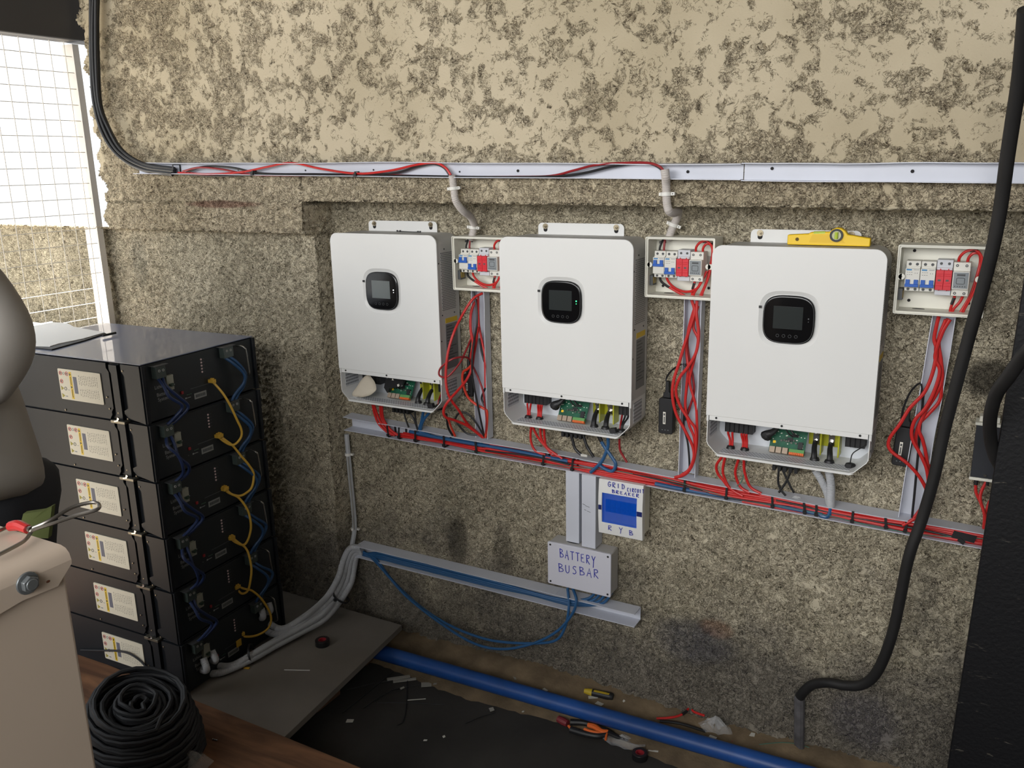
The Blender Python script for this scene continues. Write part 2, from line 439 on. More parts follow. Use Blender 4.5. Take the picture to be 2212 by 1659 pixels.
INV_W, INV_D = .36, .1086
def make_inverter(x0, z0, label, led, full):
    """z0 is the bottom of the connection tray; local height .485"""
    t = thing('solar_inverter', label, 'inverter', (x0, 0, z0), 'wall inverters')
    W, D, ZB, ZT = INV_W, INV_D, .0934, .485
    b = MB(); b.prism(rrect(.002, W-.002, ZB+.002, ZT-.001, .03, 6, (1, 1, 0, 0)), 'y', -.003, -D+.005)
    b.build('housing', M_body, t, local=True)
    b, sq, angs = cover_mesh(W, ZT-ZB, ZB, -D, .173, .329, .111, .107)
    b.build('front_cover', M_white, t, local=True, ang=25)
    fl = MB(); fl.box(.008, W-.008, -D+.0015, -D+.003, ZB-.011, ZB+.002); fl.box(.001, .006, -D+.002, -D+.006, ZB-.014, ZB)
    fl.box(W-.006, W-.001, -D+.002, -D+.006, ZB-.014, ZB)
    fo = fl.build('cover_flange', M_white, t, local=True)
    for x in (.024, .172, W-.024):
        s = MB(); s.cyl((x, -D+.0016, ZB-.0045), (x, -D+.0002, ZB-.0045), .0026, 10); s.build('screw', M_black, fo, local=True)
    # display
    d = MB(); n = 96
    rr = [[(sq(k, 2*math.pi*i/n)[0], yy, sq(k, 2*math.pi*i/n)[1]) for i in range(n)] for k, yy in ((.985, -D+.004), (.985, -D-.0008), (.955, -D-.0022), (.90, -D-.0024))]
    vs = [p for r_ in rr for p in r_]; fs = []
    for k in range(3):
        for i in range(n): j = (i+1) % n; fs.append((k*n+i, k*n+j, (k+1)*n+j, (k+1)*n+i))
    fs.append(tuple(range(3*n, 4*n))); d.add(vs, fs)
    do = d.build('display_panel', M_gloss, t, local=True, ang=50)
    rim = MB(); rim.tube([(sq(.945, 2*math.pi*i/n)[0], -D-.0022, sq(.945, 2*math.pi*i/n)[1]) for i in range(n+1)], .0006, 5, smooth=False)
    rim.build('rim', M_dgrey, do, local=True)
    s = MB(); s.box(.141, .203, -D-.0029, -D-.0022, .309, .358); s.build('screen', M_lcd if full != 1 else mat('lcd_pale', rgb(92, 98, 98), .15), do, local=True)
    s = MB()
    for k in range(4): s.cyl((.152+.013*k, -D-.0024, .2935), (.152+.013*k, -D-.0029, .2935), .0035, 14, hole=.0029)
    s.build('buttons', M_dgrey, do, local=True)
    s = MB(); s.cyl((.215, -D-.0024, .334), (.215, -D-.0031, .334), .0016, 10); s.cyl((.215, -D-.0024, .3275), (.215, -D-.0031, .3275), .0010, 8)
    if led: s.build('indicator_light', mat('led_'+led, {'green': (.05, .9, .25), 'white': (.8, .8, .8)}[led], .4, emit=({'green': (.05, 1, .3), 'white': (1, 1, 1)}[led], 2.5)), do, local=True)
    else: s.build('indicator_light', M_dgrey, do, local=True)
    s = MB(); s.box(.1085, .1145, -D-.0012, -D+.001, .351, .3565); s.build('latch', M_black, t, local=True)
    # hanging bracket on the wall with two keyhole slots and bolts
    bo = MB(); bo.prism(rrect(.0574, .2938, ZT-.02, ZT+.0279, .011, 6, (1, 1, 0, 0)), 'y', -.001, -.0035)
    br = bo.build('hanging_bracket', M_white, t, local=True)
    for x in (.0785, .2735):
        s = MB(); s.prism([(x+.0055*math.cos(a), ZT+.011+.0055*math.sin(a)+(.007 if math.sin(a) > 0 else 0)) for a in [2*math.pi*i/20 for i in range(20)]], 'y', -.0036, -.0042)
        s.build('slot', M_hole, br, local=True)
        s = MB(); s.cyl((x, -.004, ZT+.0195), (x, -.0055, ZT+.0195), .0072, 16); s.cyl((x, -.0055, ZT+.0195), (x, -.009, ZT+.0195), .0042, 10); s.cyl((x, -.009, ZT+.0195), (x, -.0135, ZT+.0195), .002, 8)
        s.build('bolt', M_screw, br, local=True)
    # right-hand side: vents, rating label, screws
    s = MB(); s.box(W-.0022, W-.0012, -.088, -.022, .28, .438); s.build('side_vent', M_holes_side, t, local=True)
    s = MB(); s.box(W-.0022, W-.0014, -.076, -.018, .246, .259); s.build('warning_label', mat('label_yellow', rgb(214, 182, 52), .5), t, local=True)
    s = MB(); s.box(W-.0022, W-.0014, -.076, -.018, .118, .243); lo = s.build('rating_label', mat('label_grey', rgb(116, 118, 120), .5), t, local=True)
    s = MB(); rr_ = random.Random(3)
    for k in range(13):
        z = .235-.008*k; s.box(W-.0015, W-.0011, -.072, -.072+rr_.uniform(.02, .05), z, z+.0025)
    s.build('printed_lines', M_dgrey, lo, local=True)
    for (yy, zz) in ((-.09, .27), (-.03, .27), (-.098, .41), (-.098, .2), (-.07, .446)):
        s = MB(); s.cyl((W-.0025, yy, zz), (W-.001, yy, zz), .002, 8); s.build('side_screw', M_black, t, local=True)
    # connection tray: bent sheet open to the front
    th = .0018
    outl = [(.003, ZB+.004), (.003, .030), (.006, .022), (.024, .004), (.031, .0), (W-.040, .0), (W-.031, .003), (W-.007, .028), (W-.003, .036), (W-.003, ZB+.004)]
    inn = [(.003+th, ZB+.004), (.003+th, .030), (.006+th, .0225), (.0245, .004+th), (.031, th), (W-.040, th), (W-.0315, .003+th), (W-.007-th, .0285), (W-.003-th, .036), (W-.003-th, ZB+.004)]
    b = MB(); n = len(outl)
    for ya, yb in ((-.002, -D+.001),):
        vs = [(p[0], ya, p[1]) for p in outl]+[(p[0], ya, p[1]) for p in inn]+[(p[0], yb, p[1]) for p in outl]+[(p[0], yb, p[1]) for p in inn]
        fs = []
        for i in range(n-1):
            fs += [(i, i+1, 2*n+i+1, 2*n+i), (n+i, n+i+1, 3*n+i+1, 3*n+i), (2*n+i, 2*n+i+1, 3*n+i+1, 3*n+i), (i, i+1, n+i+1, n+i)]
        b.add(vs, fs)
    tr = b.build('connection_tray', M_white, t, local=True)
    s = MB(); s.prism(outl, 'y', -.0012, -.0035); s.build('back_plate', M_white2, tr, local=True)
    s = MB(); s.box(.03, W-.042, -.094, -.06, th, th+.0005); s.build('floor_vent', M_holes_tray, tr, local=True)
    s = MB(); s.box(.003+th, .003+th+.0005, -.088, -.03, .034, .088); s.build('end_vent', M_holes_end, tr, local=True)
    s = MB(); s.box(W-.0031, W-.0023, -.085, -.03, .034, .086); s.build('end_vent', M_holes_end, tr, local=True)
    s = MB(); s.prism([(.024, .001), (.031, -.003), (W-.04, -.003), (W-.03, .001)], 'y', -D+.001, -D-.0004); s.build('tray_lip', M_white, tr, local=True)
    # six-way terminal block with its lugs
    def tblock(x0, x1, ztop, zbot, n_, name='terminal_block'):
        o = MB(); w = (x1-x0)/n_
        for k in range(n_):
            o.box(x0+w*k+.0006, x0+w*(k+1)-.0006, -.034, -.004, zbot, ztop-.012)
            o.box(x0+w*k+.0006, x0+w*(k+1)-.0006, -.020, -.004, ztop-.012, ztop)
            o.box(x0+w*k, x0+w*k+.001, -.036, -.004, zbot, ztop)
        o.box(x0, x1, -.014, -.0035, zbot, ztop)
        q = o.build(name, M_black, t, local=True, bevel=.0006)
        o = MB()
        for k in range(n_): o.cyl((x0+w*(k+.5), -.024, ztop-.012), (x0+w*(k+.5), -.024, ztop-.0085), w*.26, 8)
        o.build('terminal_screws', M_steel, q, local=True)
        return q
    tblock(.026, .092, .078, .036, 6)
    def grommet(x, y, r=.0105):
        o = MB(); o.cyl((x, y, th), (x, y, .0075), r, 20, r1=r*.82); o.cyl((x, y, -.006), (x, y, th), r*.8, 16); o.cyl((x, y, .0075), (x, y, .009), r*.55, 14)
        o.build('grommet', M_black, t, local=True)
    if full != 1: grommet(.046, -.052); grommet(.079, -.050)
    grommet(.238, -.052, .011); grommet(.2705, -.056, .0115); grommet(.316, -.062, .0125)
    if full != 1:
        for (xa, xb) in ((.034, .043), (.044, .049), (.066, .074), (.072, .079), (.078, .083)):
            o = MB(); o.tube([(xa, -.030, .04), (xa, -.034, .032), (xb, -.048, .02), (xb, -.051, -.002)], .0028, 8); o.build('lead_wire', M_red, t, local=True)
    # control board, leaning forward from the back plate
    o = MB(); o.obox((.176, -.045, .034), (.040, 0, 0), (0, -.014, -.0235), (0, .0006, -.0004)); pc = o.build('circuit_board', M_pcb, t, local=True)
    def pb(u, v, h):      # point on the board: u -1..1, v -1 (back top)..1 (front bottom)
        return Vector((.176+.040*u, -.045-.014*v, .034-.0235*v))+Vector((0, -.86, .51))*h
    rr_ = random.Random(11)
    for (u, v, w_, l_, h_, mm, nm) in ((.72, .25, .005, .008, .006, M_black, 'chip'), (.1, -.2, .006, .004, .004, M_black, 'chip'), (.35, -.55, .008, .003, .004, M_black, 'chip'), (-.75, .15, .003, .003, .003, M_yel, 'capacitor')):
        o = MB(); o.obox(pb(u, v, h_/2), (w_, 0, 0), (0, -.51*l_, -.86*l_), Vector((0, -.86, .51))*h_/2); o.build(nm, mm, pc, local=True)
    o = MB()
    for k in range(7):
        p = pb(-.35+.14*k+rr_.uniform(-.02, .02), .0+rr_.uniform(-.25, .2), 0); o.cyl(p, p+Vector((0, -.86, .51))*.007, .0024, 8)
    o.build('capacitors', M_steel, pc, local=True)
    o = MB()
    for k in range(26):
        p = pb(rr_.uniform(-.9, .9), rr_.uniform(-.8, .7), .001); o.obox(p, (rr_.uniform(.0006, .002), 0, 0), (0, -.0005, -.0009), (0, -.0009, .0005))
    o.build('small_components', M_paper, pc, local=True)
    for u in (-.78, -.42, -.06):
        o = MB(); o.obox(pb(u, .86, .004), (.0062, 0, 0), (0, -.0036, -.0060), (0, -.0045, .0027)); o.build('network_socket', mat('tinned_shell', rgb(176, 158, 140), .4, .5), pc, local=True, bevel=.0005)
    o = MB(); o.obox(pb(.58, .78, .004), (.0165, 0, 0), (0, -.0020, -.0032), (0, -.0045, .0027)); o.build('green_terminal', M_lgreen, pc, local=True)
    o = MB()
    for k in range(8): o.obox(pb(.58, .98, .004)+Vector((-.0145+.0041*k, 0, 0)), (.0018, 0, 0), (0, -.0018, -.003), (0, -.0045, .0027))
    o.build('orange_plug', M_orange, pc, local=True)
    # taped wire loom in front of the board
    o = MB()
    if full == 1:
        o.add([(.128, -.06, .052), (.145, -.062, .078), (.168, -.064, .086), (.196, -.062, .064), (.186, -.064, .046), (.150, -.070, .040), (.140, -.068, .024), (.126, -.064, .038)]+[(.128, -.05, .052), (.145, -.05, .078), (.168, -.05, .086), (.196, -.05, .064), (.186, -.05, .046), (.150, -.05, .040), (.140, -.05, .024), (.126, -.05, .038)],
              [tuple(range(8)), tuple(range(15, 7, -1))]+[(i, (i+1) % 8, 8+(i+1) % 8, 8+i) for i in range(8)])
        o.build('black_film_cover', M_black, t, local=True)
        o = MB(); o.prism([(.158, .064), (.165, .064), (.1615, .071)], 'y', -.0668, -.0662); o.build('warning_mark', M_paper, t, local=True)
        o = MB(); o.obox((.182, -.068, .052), (.0024, 0, .001), (0, -.002, 0), (-.001, 0, .0032)); o.build('tag', M_paper, t, local=True)
    else:
        o.tube([(.168, -.03, .088), (.160, -.045, .078), (.146, -.056, .060), (.132, -.06, .050), (.128, -.058, .045)], lambda q: .0045+.009*smooth01(q*1.4-.4), 10)
        o.build('taped_loom', M_black, t, local=True)
        o = MB(); o.tube([(.168, -.03, .09), (.172, -.045, .078), (.186, -.056, .062), (.196, -.054, .052)], .0022, 7); o.build('black_lead', M_black, t, local=True)
        o = MB(); o.tube([(.170, -.03, .09), (.168, -.05, .076), (.176, -.06, .062), (.188, -.056, .050)], .0016, 7); o.build('black_lead', M_black, t, local=True)
    # two battery terminals on yellow insulating holders
    for (x, w_) in ((.232, .017), (.266, .022)):
        o = MB(); o.box(x-w_, x+w_*.95, -.008, -.004, .024, .064); o.box(x+w_*.8, x+w_*.95, -.040, -.006, .010, .062)
        o.build('terminal_holder', M_yelcl, t, local=True, bevel=.0008)
        o = MB(); o.box(x-.0065, x+.0065, -.014, -.008, .028, .074); q = o.build('busbar_tab', M_steel if x > .25 else M_dgrey, t, local=True)
        for (dz) in (.055, .036):
            o = MB(); o.cyl((x, -.014, dz), (x, -.017, dz), .0062, 14); o.cyl((x, -.017, dz), (x, -.024, dz), .0042, 6); o.cyl((x, -.024, dz), (x, -.029, dz), .0026, 8)
            o.build('terminal_bolt', M_steel, q, local=True)
        o = MB(); o.tube([(x, -.022, .036), (x+.001, -.036, .026), (x+.004, -.050, .014), (x+.0045, -.054, -.004)], lambda q: .0052+.0022*q, 10)
        o.build('cable_lug', M_black, t, local=True)
    o = MB(); o.box(.250, .288, -.006, -.0035, .066, .080); o.build('blue_sticker', mat('sticker_blue', rgb(36, 62, 122), .4), t, local=True, bevel=.0004)
    tblock(.298, .340, .076, .037, 4)
    if full == 3:
        o = MB(); o.tube([(.345, -.06, .062), (.342, -.058, .052), (.330, -.055, .042), (.318, -.060, .030), (.315, -.062, .008)], .0013, 6); o.build('black_lead', M_black, t, local=True)
        o = MB(); o.box(.308, .320, -.078, -.068, .002, .012); o.build('cable_clip', M_black, t, local=True, bevel=.001)
    else:
        for (xa, mm) in ((.306, M_dred), (.314, M_black2), (.322, M_black2)):
            o = MB(); o.tube([(xa, -.030, .04), (xa+.001, -.036, .032), (.316+(xa-.314)*.4, -.058, .018), (.316+(xa-.314)*.3, -.062, .0)], .0026, 8); o.build('lead_wire', mm, t, local=True)
        o = MB(); o.obox((.303, -.082, .009), (.008, 0, .002), (0, -.007, 0), (-.002, 0, .006)); o.build('cable_clip', M_black, t, local=True, bevel=.001)
    # small marks on the back plate
    o = MB(); o.cyl((.137, -.0034, .071), (.137, -.0042, .071), .005, 16); o.build('stud', M_grey, tr, local=True)
    for (x, z) in ((.0155, .062), (.109, .060)):
        o = MB(); o.cyl((x, -.0034, z-.002), (x, -.004, z-.002), .0022, 12, hole=.0014); o.obox((x+.001, -.0038, z+.003), (.0008, 0, .0022), (0, .0003, 0), (.0005, 0, -.0002))
        o.build('key_slot', M_hole, tr, local=True)
    # connector block under the tray
    o = MB(); o.box(.146, .204, -.055, -.030, -.026, -.0005)
    for k in range(5): o.box(.146+.0125*k, .153+.0125*k, -.057, -.028, -.036, -.024)
    o.build('port_block', M_black, t, local=True)
    return t

inv1 = make_inverter(-.552, .8220, 'leftmost white wall inverter, white paper cone in its open wiring tray', 'white', 1)
inv2 = make_inverter(-.002, .8235, 'middle white wall inverter with a green status light and red wires in its tray', 'green', 2)
inv3 = make_inverter(.543, .8170, 'rightmost white wall inverter with a yellow spirit level on top', None, 3)

# folded paper cone and film in the tray of the left inverter
b = MB(); P0 = lambda x, y, z: (-.552+x, y, .822+z)
pts = [P0(.008, -.103, .002), P0(.030, -.085, .030), P0(.062, -.056, .096), P0(.090, -.060, .080), P0(.138, -.085, .046), P0(.132, -.100, .030), P0(.096, -.104, .008), P0(.055, -.106, .004)]
cN = P0(.066, -.098, .036)
vs = [cN]+pts+[P0(.066, -.06, .02)]
b.add(vs, [(0, i+1, (i+1) % 8+1) for i in range(8)]+[(9, (i+1) % 8+1, i+1) for i in range(8)])
o = b.build('paper_sachet', mat('cream_paper', rgb(206, 196, 178), .7, bump=.4, bscale=90)); o.modifiers.new('s', 'SUBSURF').levels = 2; o.modifiers['s'].render_levels = 2
props(o, 'folded cream paper sachet lying in the tray of the leftmost inverter', 'paper packet')
def film(name, pts_c, n, spread, label, seed, mt=None):
    """crumpled sheet of clear film: a jittered closed fan around the centre"""
    rr_ = random.Random(seed); b = MB(); c = Vector(pts_c); ring = []
    vs = []; k1, k2 = n, 4
    for a in range(k1):
        for q in range(k2+1):
            f = q/k2; an = 2*math.pi*a/k1
            vs.append(c+Vector((math.cos(an)*spread[0]*f*rr_.uniform(.75, 1.15), math.sin(an)*spread[1]*f*rr_.uniform(.75, 1.15), spread[2]*abs(rr_.uniform(.05, 1))*(1-f*.75)+.0008)))
    fs = []
    for a in range(k1):
        for q in range(k2):
            i = a*(k2+1)+q; j = ((a+1) % k1)*(k2+1)+q; fs.append((i, j, j+1, i+1))
    b.add(vs, fs); o = b.build(name, mt or M_film, smooth=False)
    return props(o, label, 'plastic film' if 'film' in name else 'plastic bag')
film('plastic_film', P0(.050, -.098, .0035), 14, (.030, .009, .010), 'scrap of clear film at the front lip of the leftmost inverter tray', 4)
# ------------------------------------------------------------------ breaker boxes
def W(pts, org, ys):
    """photo-traced route: points in a crop with origin and scale org, hung at depths ys"""
    ox, oy, s = org; n = len(pts); out = []
    for i, p in enumerate(pts):
        y = ys if isinstance(ys, (int, float)) else ys[min(i, len(ys)-1)]
        out.append(at(ox+p[0]*s, oy+p[1]*s, y))
    return out
PX = (0, 0, 1)
def cable(name, pts, r, m_, label, cat='cable', group=None, n=8, k=8, rib=None, parent=None):
    b = MB(); b.tube(pts, r, n, k, rib=rib)
    o = b.build(name, m_, parent)
    if parent is None: props(o, label, cat, group)
    return o

M_slot = mat('brk_white', rgb(216, 214, 206), .45)
M_lev = M_bluep
def make_box(x0, z0, label, up):
    """open distribution box, local z from 0 to .142"""
    Wb, Hb, Db = .1657, .142, .065
    t = thing('breaker_box', label, 'breaker box', (x0, 0, z0), 'open breaker boxes')
    b = MB(); th = .0022
    o_ = rrect(0, Wb, 0, Hb, .003, 3); i_ = rrect(th, Wb-th, th, Hb-th, .002, 3); i2 = rrect(.0055, Wb-.0055, .0055, Hb-.0055, .002, 3)
    n = len(o_)
    vs = [(p[0], -.001, p[1]) for p in o_]+[(p[0], -Db, p[1]) for p in o_]+[(p[0], -Db, p[1]) for p in i_]+[(p[0], -Db+.004, p[1]) for p in i_]+[(p[0], -Db+.004, p[1]) for p in i2]+[(p[0], -.003, p[1]) for p in i2]
    fs = [tuple(range(n))]
    for k in range(5):
        for i in range(n): j = (i+1) % n; fs.append((k*n+i, k*n+j, (k+1)*n+j, (k+1)*n+i))
    fs.append(tuple(range(5*n, 6*n)))
    b.add(vs, fs); b.build('enclosure', M_cream, t, local=True, ang=30)
    for x in (.011, .151):
        b = MB(); b.cyl((x, -Db+.006, .077), (x, -Db+.0015, .077), .0062, 18); b.box(min(x, .003 if x < .1 else Wb-.003), max(x, .003 if x < .1 else Wb-.003), -Db+.006, -Db+.0015, .071, .083)
        q = b.build('lid_tab', M_cream, t, local=True)
        b = MB(); b.cyl((x, -Db+.0016, .077), (x, -Db+.0010, .077), .0011, 8); b.build('screw_hole', M_hole, q, local=True)
    for (x, z) in ((.026, .125), (.024, .020), (.137, .020), (.142, .124)):
        b = MB(); b.cyl((x, -.003, z), (x, -.0042, z), .0033, 12); b.build('knockout', M_hole, t, local=True)
    b = MB(); b.prism([(.045+.012*math.cos(a)*1., -.020+.004*math.sin(a)) for a in [2*math.pi*i/16 for i in range(16)]], 'z', .0056, .0062); b.build('knockout', M_hole, t, local=True)
    b = MB(); b.box(.0055, .014, -.048, -.022, .026, .050); q = b.build('earth_bar_holder', M_dgrey, t, local=True)
    b = MB(); b.box(.006, .0152, -.046, -.028, .030, .046); b.build('earth_bar', M_brass, q, local=True, bevel=.001)
    b = MB(); b.box(.012, .152, -.014, -.008, .066, .096); b.build('mounting_rail', M_steel, t, local=True)
    # two double-pole breakers
    for k, xa in enumerate((.0165, .0450)):
        xb = xa+.0275
        b = MB(); b.box(xa, xb, -.046, -.014, .046, .108); b.box(xa, xb, -.057, -.046, .056, .094); b.box(xa+.0005, xb-.0005, -.050, -.046, .053, .097)
        q = b.build('circuit_breaker', M_slot, t, local=True, bevel=.0006)
        zl = (.073 if (up and k == 0) else .056)
        b = MB(); b.box(xa+.001, xb-.001, -.062, -.057, zl, zl+.006); b.box(xa+.002, xa+.010, -.061, -.057, zl, zl+.015); b.box(xb-.010, xb-.002, -.061, -.057, zl, zl+.015)
        if up and k == 0: b.v = b.v; 
        b.build('lever', M_lev, q, local=True, bevel=.0006)
        for j in (0, 1):
            xc = xa+.0070+.0135*j
            for z in (.1015, .0500):
                b = MB(); b.cyl((xc, -.0465, z), (xc, -.0459, z), .0030, 14, hole=.0018); b.cyl((xc, -.0468, z), (xc, -.0459, z), .0018, 10); b.build('terminal_screw', M_dgrey, q, local=True)
        b = MB(); b.box(xa+.002, xa+.012, -.0575, -.057, .0895, .0925); b.build('maker_strip', mat('strip_blue', rgb(60, 130, 180), .5), q, local=True)
        b = MB(); b.box(xa+.0155, xa+.0255, -.0575, -.057, .0908, .0918); b.build('print_line', M_grey, q, local=True)
        b = MB()
        for j in range(6): b.box(xa+.003+.004*(j % 3), xa+.0055+.004*(j % 3), -.0574, -.057, .0855-.005*(j//3), .0862-.005*(j//3))
        for j in range(2): b.box(xa+.018+.004*j, xa+.019+.004*j, -.0574, -.057, .0835, .0850)
        b.build('print_marks', M_dgrey, q, local=True)
    # surge arrester with red cartridges
    b = MB(); b.box(.0735, .1030, -.046, -.014, .040, .112); b.box(.0745, .102, -.050, -.046, .092, .097)
    q = b.build('surge_arrester', mat('light_grey_module', rgb(198, 200, 206), .45), t, local=True, bevel=.0006)
    for xa in (.0740, .0886):
        b = MB(); b.box(xa, xa+.0142, -.058, -.046, .052, .092); b.box(xa+.006, xa+.008, -.052, -.046, .050, .0945)
        for z in (.084, .080, .066, .060): b.box(xa+.0015, xa+.0125, -.0588, -.058, z, z+.0012)
        w_ = b.build('red_cartridge', M_redp, q, local=True, bevel=.0008)
    for xa in (.0740, .0886):
        b = MB(); b.box(xa+.004, xa+.0095, -.0584, -.0579, .070, .0735); b.build('window', M_dgrey, q, local=True)
        b = MB(); b.cyl((xa+.0072, -.0468, .1045), (xa+.0072, -.0459, .1045), .0028, 12); b.build('terminal_screw', M_dgrey, q, local=True)
    # grey-faced voltage protector
    b = MB(); b.box(.1040, .1345, -.046, -.014, .040, .108); b.box(.1045, .1345, -.058, -.046, .055, .091)
    q = b.build('voltage_protector', M_slot, t, local=True, bevel=.0006)
    b = MB(); b.box(.1062, .1328, -.0588, -.058, .0570, .0892); q2 = b.build('grey_face', M_grey, q, local=True)
    b = MB(); rr_ = rrect(.112, .1265, .066, .078, .002, 3); b.tube([(p[0], -.0589, p[1]) for p in rr_+rr_[:1]], .0005, 4, smooth=False)
    b.box(.112, .127, -.0592, -.0588, .082, .086)
    for j in range(5): b.box(.109+.0045*j, .111+.0045*j, -.0592, -.0588, .060, .062)
    b.build('face_print', M_dgrey, q2, local=True)
    for xc in (.1105, .1275):
        for z in (.1015, .0455):
            b = MB(); b.cyl((xc, -.0468, z), (xc, -.0459, z), .0028, 12, hole=.0012); b.build('terminal_screw', M_dgrey, q, local=True)
    def lw(pts, m_, r=.0029): 
        b = MB(); b.tube(pts, r, 8, 7); b.build('wire', m_, t, local=True)
    # wires inside the box
    lw([(.111, -.028, .104), (.113, -.034, .118), (.124, -.038, .130), (.140, -.040, .132), (.151, -.038, .120), (.153, -.036, .100), (.150, -.034, .075), (.143, -.034, .045), (.131, -.032, .012), (.128, -.030, -.002)], M_red)
    lw([(.127, -.028, .104), (.129, -.032, .117), (.137, -.034, .126), (.147, -.032, .124), (.150, -.028, .108), (.147, -.028, .080), (.139, -.028, .040), (.126, -.028, .008), (.122, -.028, -.002)], M_red)
    lw([(.130, -.038, .1315), (.137, -.0395, .1325), (.143, -.039, .131)], M_black2, .0033)
    lw([(.111, -.028, .044), (.110, -.032, .030), (.106, -.032, .012), (.106, -.030, -.002)], M_red)
    lw([(.1105, -.0315, .034), (.1085, -.0322, .026), (.107, -.0322, .020)], M_black2, .0034)
    lw([(.127, -.028, .044), (.122, -.034, .028), (.112, -.034, .012), (.108, -.030, -.002)], M_red)
    if up:
        lw([(.031, -.020, .141), (.028, -.026, .130), (.023, -.028, .116), (.022, -.028, .106)], M_black2, .0026)
        lw([(.035, -.020, .141), (.034, -.026, .130), (.033, -.028, .116), (.033, -.028, .106)], M_dred, .0026)
        lw([(.024, -.028, .050), (.030, -.036, .036), (.044, -.038, .026), (.052, -.038, .022)], M_black2, .003)
        lw([(.052, -.038, .022), (.072, -.038, .012), (.088, -.034, .004), (.096, -.03, -.002)], M_red, .003)
        lw([(.040, -.028, .050), (.048, -.036, .036), (.064, -.038, .022), (.084, -.036, .014), (.104, -.036, .015), (.120, -.036, .024), (.130, -.035, .042), (.140, -.033, .064)], M_red, .003)
        b = MB(); b.box(.0225, .0285, -.034, -.030, .124, .130); b.build('cable_tie_head', M_black, t, local=True, bevel=.001)
    return t
db1 = make_box(-.1723, 1.3016-.142, 'open breaker box tucked between the leftmost and the middle inverter', True)
db2 = make_box(.3706, 1.3125-.142, 'open breaker box between the middle and the rightmost inverter', True)
db3 = make_box(.9171, 1.3086-.142, 'open breaker box right of the rightmost inverter, beside the thick black hose', False)

# ------------------------------------------------------------------ trunking
def channel(stations, name, mt, label, cat='cable trunking', th=.0018, group=None, wave=0., seed=1, lips=(1, 1)):
    """U channel: stations are (centre on the wall, half width vector, outward vector)"""
    rr_ = random.Random(seed); ph = [rr_.uniform(0, 6.28) for _ in range(4)]
    b = MB(); vs = []; fs = []; n = len(stations)
    for i, (c, h, o) in enumerate(stations):
        c, h, o = Vector(c), Vector(h), Vector(o); s_ = i/(n-1)
        w1 = wave*(math.sin(9*s_+ph[0])+.6*math.sin(23*s_+ph[1])) if wave else 0; w2 = wave*.5*(math.sin(7*s_+ph[2])+.5*math.sin(19*s_+ph[3])) if wave else 0
        hn = h.normalized(); on = o.normalized()
        A = [c+h, c+h+o*lips[0]+hn*w1, c+h+o*lips[0]+hn*(w1-th), c+h-hn*th+on*th, c-h+hn*th+on*th, c-h+o*lips[1]+hn*(th+w2), c-h+o*lips[1]+hn*w2, c-h]
        vs += A
    for i in range(n-1):
        for k in range(8):
            a = i*8+k; d = i*8+(k+1) % 8; fs.append((a, d, d+8, a+8))
    fs += [tuple(range(8))[::-1], tuple(range((n-1)*8, n*8))]
    b.add(vs, fs); o = b.build(name, mt, smooth=False)
    return props(o, label, cat, group)
def lt_top(x): return .740-.0245*(x+.37)
def lt_bot(x): return .697-.0173*(x+.37)
xsr = [ -.605+.0435*i for i in range(43)]
xsr = [x for x in xsr if x < 1.22]
o = channel([((x, -.0125 if False else -.0, (lt_top(x)+lt_bot(x))/2), (0, 0, (lt_top(x)-lt_bot(x))/2), (0, -.043, 0)) for x in xsr], 'cable_trunking', M_pvc,
        'long open grey trunking under the three inverters, packed with red cables', wave=.0022, seed=5)
o.location.y -= .002
ttop = lambda x: 1.512-.0187*(x+1.3)
o = channel([((x, -.1285, ttop(x)-.0175), (0, 0, .0175), (0, -.026, 0)) for x in [-1.29+.05*i for i in range(39)]], 'cable_trunking', M_pvc,
        'high open grey trunking, its left length carrying red and black cables', wave=.0016, seed=9)
o = channel([((x, -.1285, ttop(x)-.0175), (0, 0, .0185), (0, -.027, 0)) for x in [.612+.05*i for i in range(16)]], 'cable_trunking', M_pvc,
        'empty right length of the high grey trunking, above the rightmost inverter', wave=.0012, seed=12)
for (px, py) in ((515, 367), (660, 368), (807, 367), (993, 371), (1119, 369), (1486, 371), (1668, 364), (1971, 370)):
    b = MB(); p = at(px, py, -.1310); b.cyl(p, p-Vector((0, .0012, 0)), .0034 if px > 1000 else .0022, 12); props(b.build('screw', M_hole), 'dark screw in the high grey trunking, '+{515: 'above the wall pier left of all inverters', 660: 'leftmost of those between two cable ties', 807: 'above the left inverter bracket', 993: 'just right of the left conduit', 1119: 'above the left edge of the middle inverter', 1486: 'just right of the right conduit', 1668: 'above the rightmost inverter', 1971: 'above the rightmost breaker box'}[px], 'screw', 'screws of the high trunking')
def vchan(xt, zt, xb, zb, hw, dep, label, seed):
    n = 12
    return channel([((xb+(xt-xb)*i/n, -.002, zb+(zt-zb)*i/n), (hw, 0, 0), (0, -dep, 0)) for i in range(n+1)], 'cable_trunking', M_pvc, label, wave=.0008, seed=seed)
vchan(-.117, 1.157, -.117, .738, .0205, .030, 'upright grey trunking below the breaker box left of the middle inverter', 2)
vchan(.479, 1.168, .477, .722, .0215, .030, 'upright grey trunking below the breaker box left of the rightmost inverter', 3)
vchan(1.013, 1.165, .985, .705, .0225, .030, 'tilted upright grey trunking below the rightmost breaker box', 4)
o = channel([((-.591+(.944)*i/20, -.002, .2995), (0, 0, .0195), (0, -.047, 0)) for i in range(16)], 'cable_trunking', M_pvc, 'low grey trunking near the floor carrying blue battery cables', wave=.0006, seed=6)
low_tr = o
o = channel([((-.591+(.944)*i/20, -.002, .2995-.0195*.0), (0, 0, .0195), (0, -.047, 0)) for i in range(15, 21)], 'cable_trunking', M_pvc, 'short end piece of the low grey trunking, under the battery busbar box', wave=.0, seed=6)
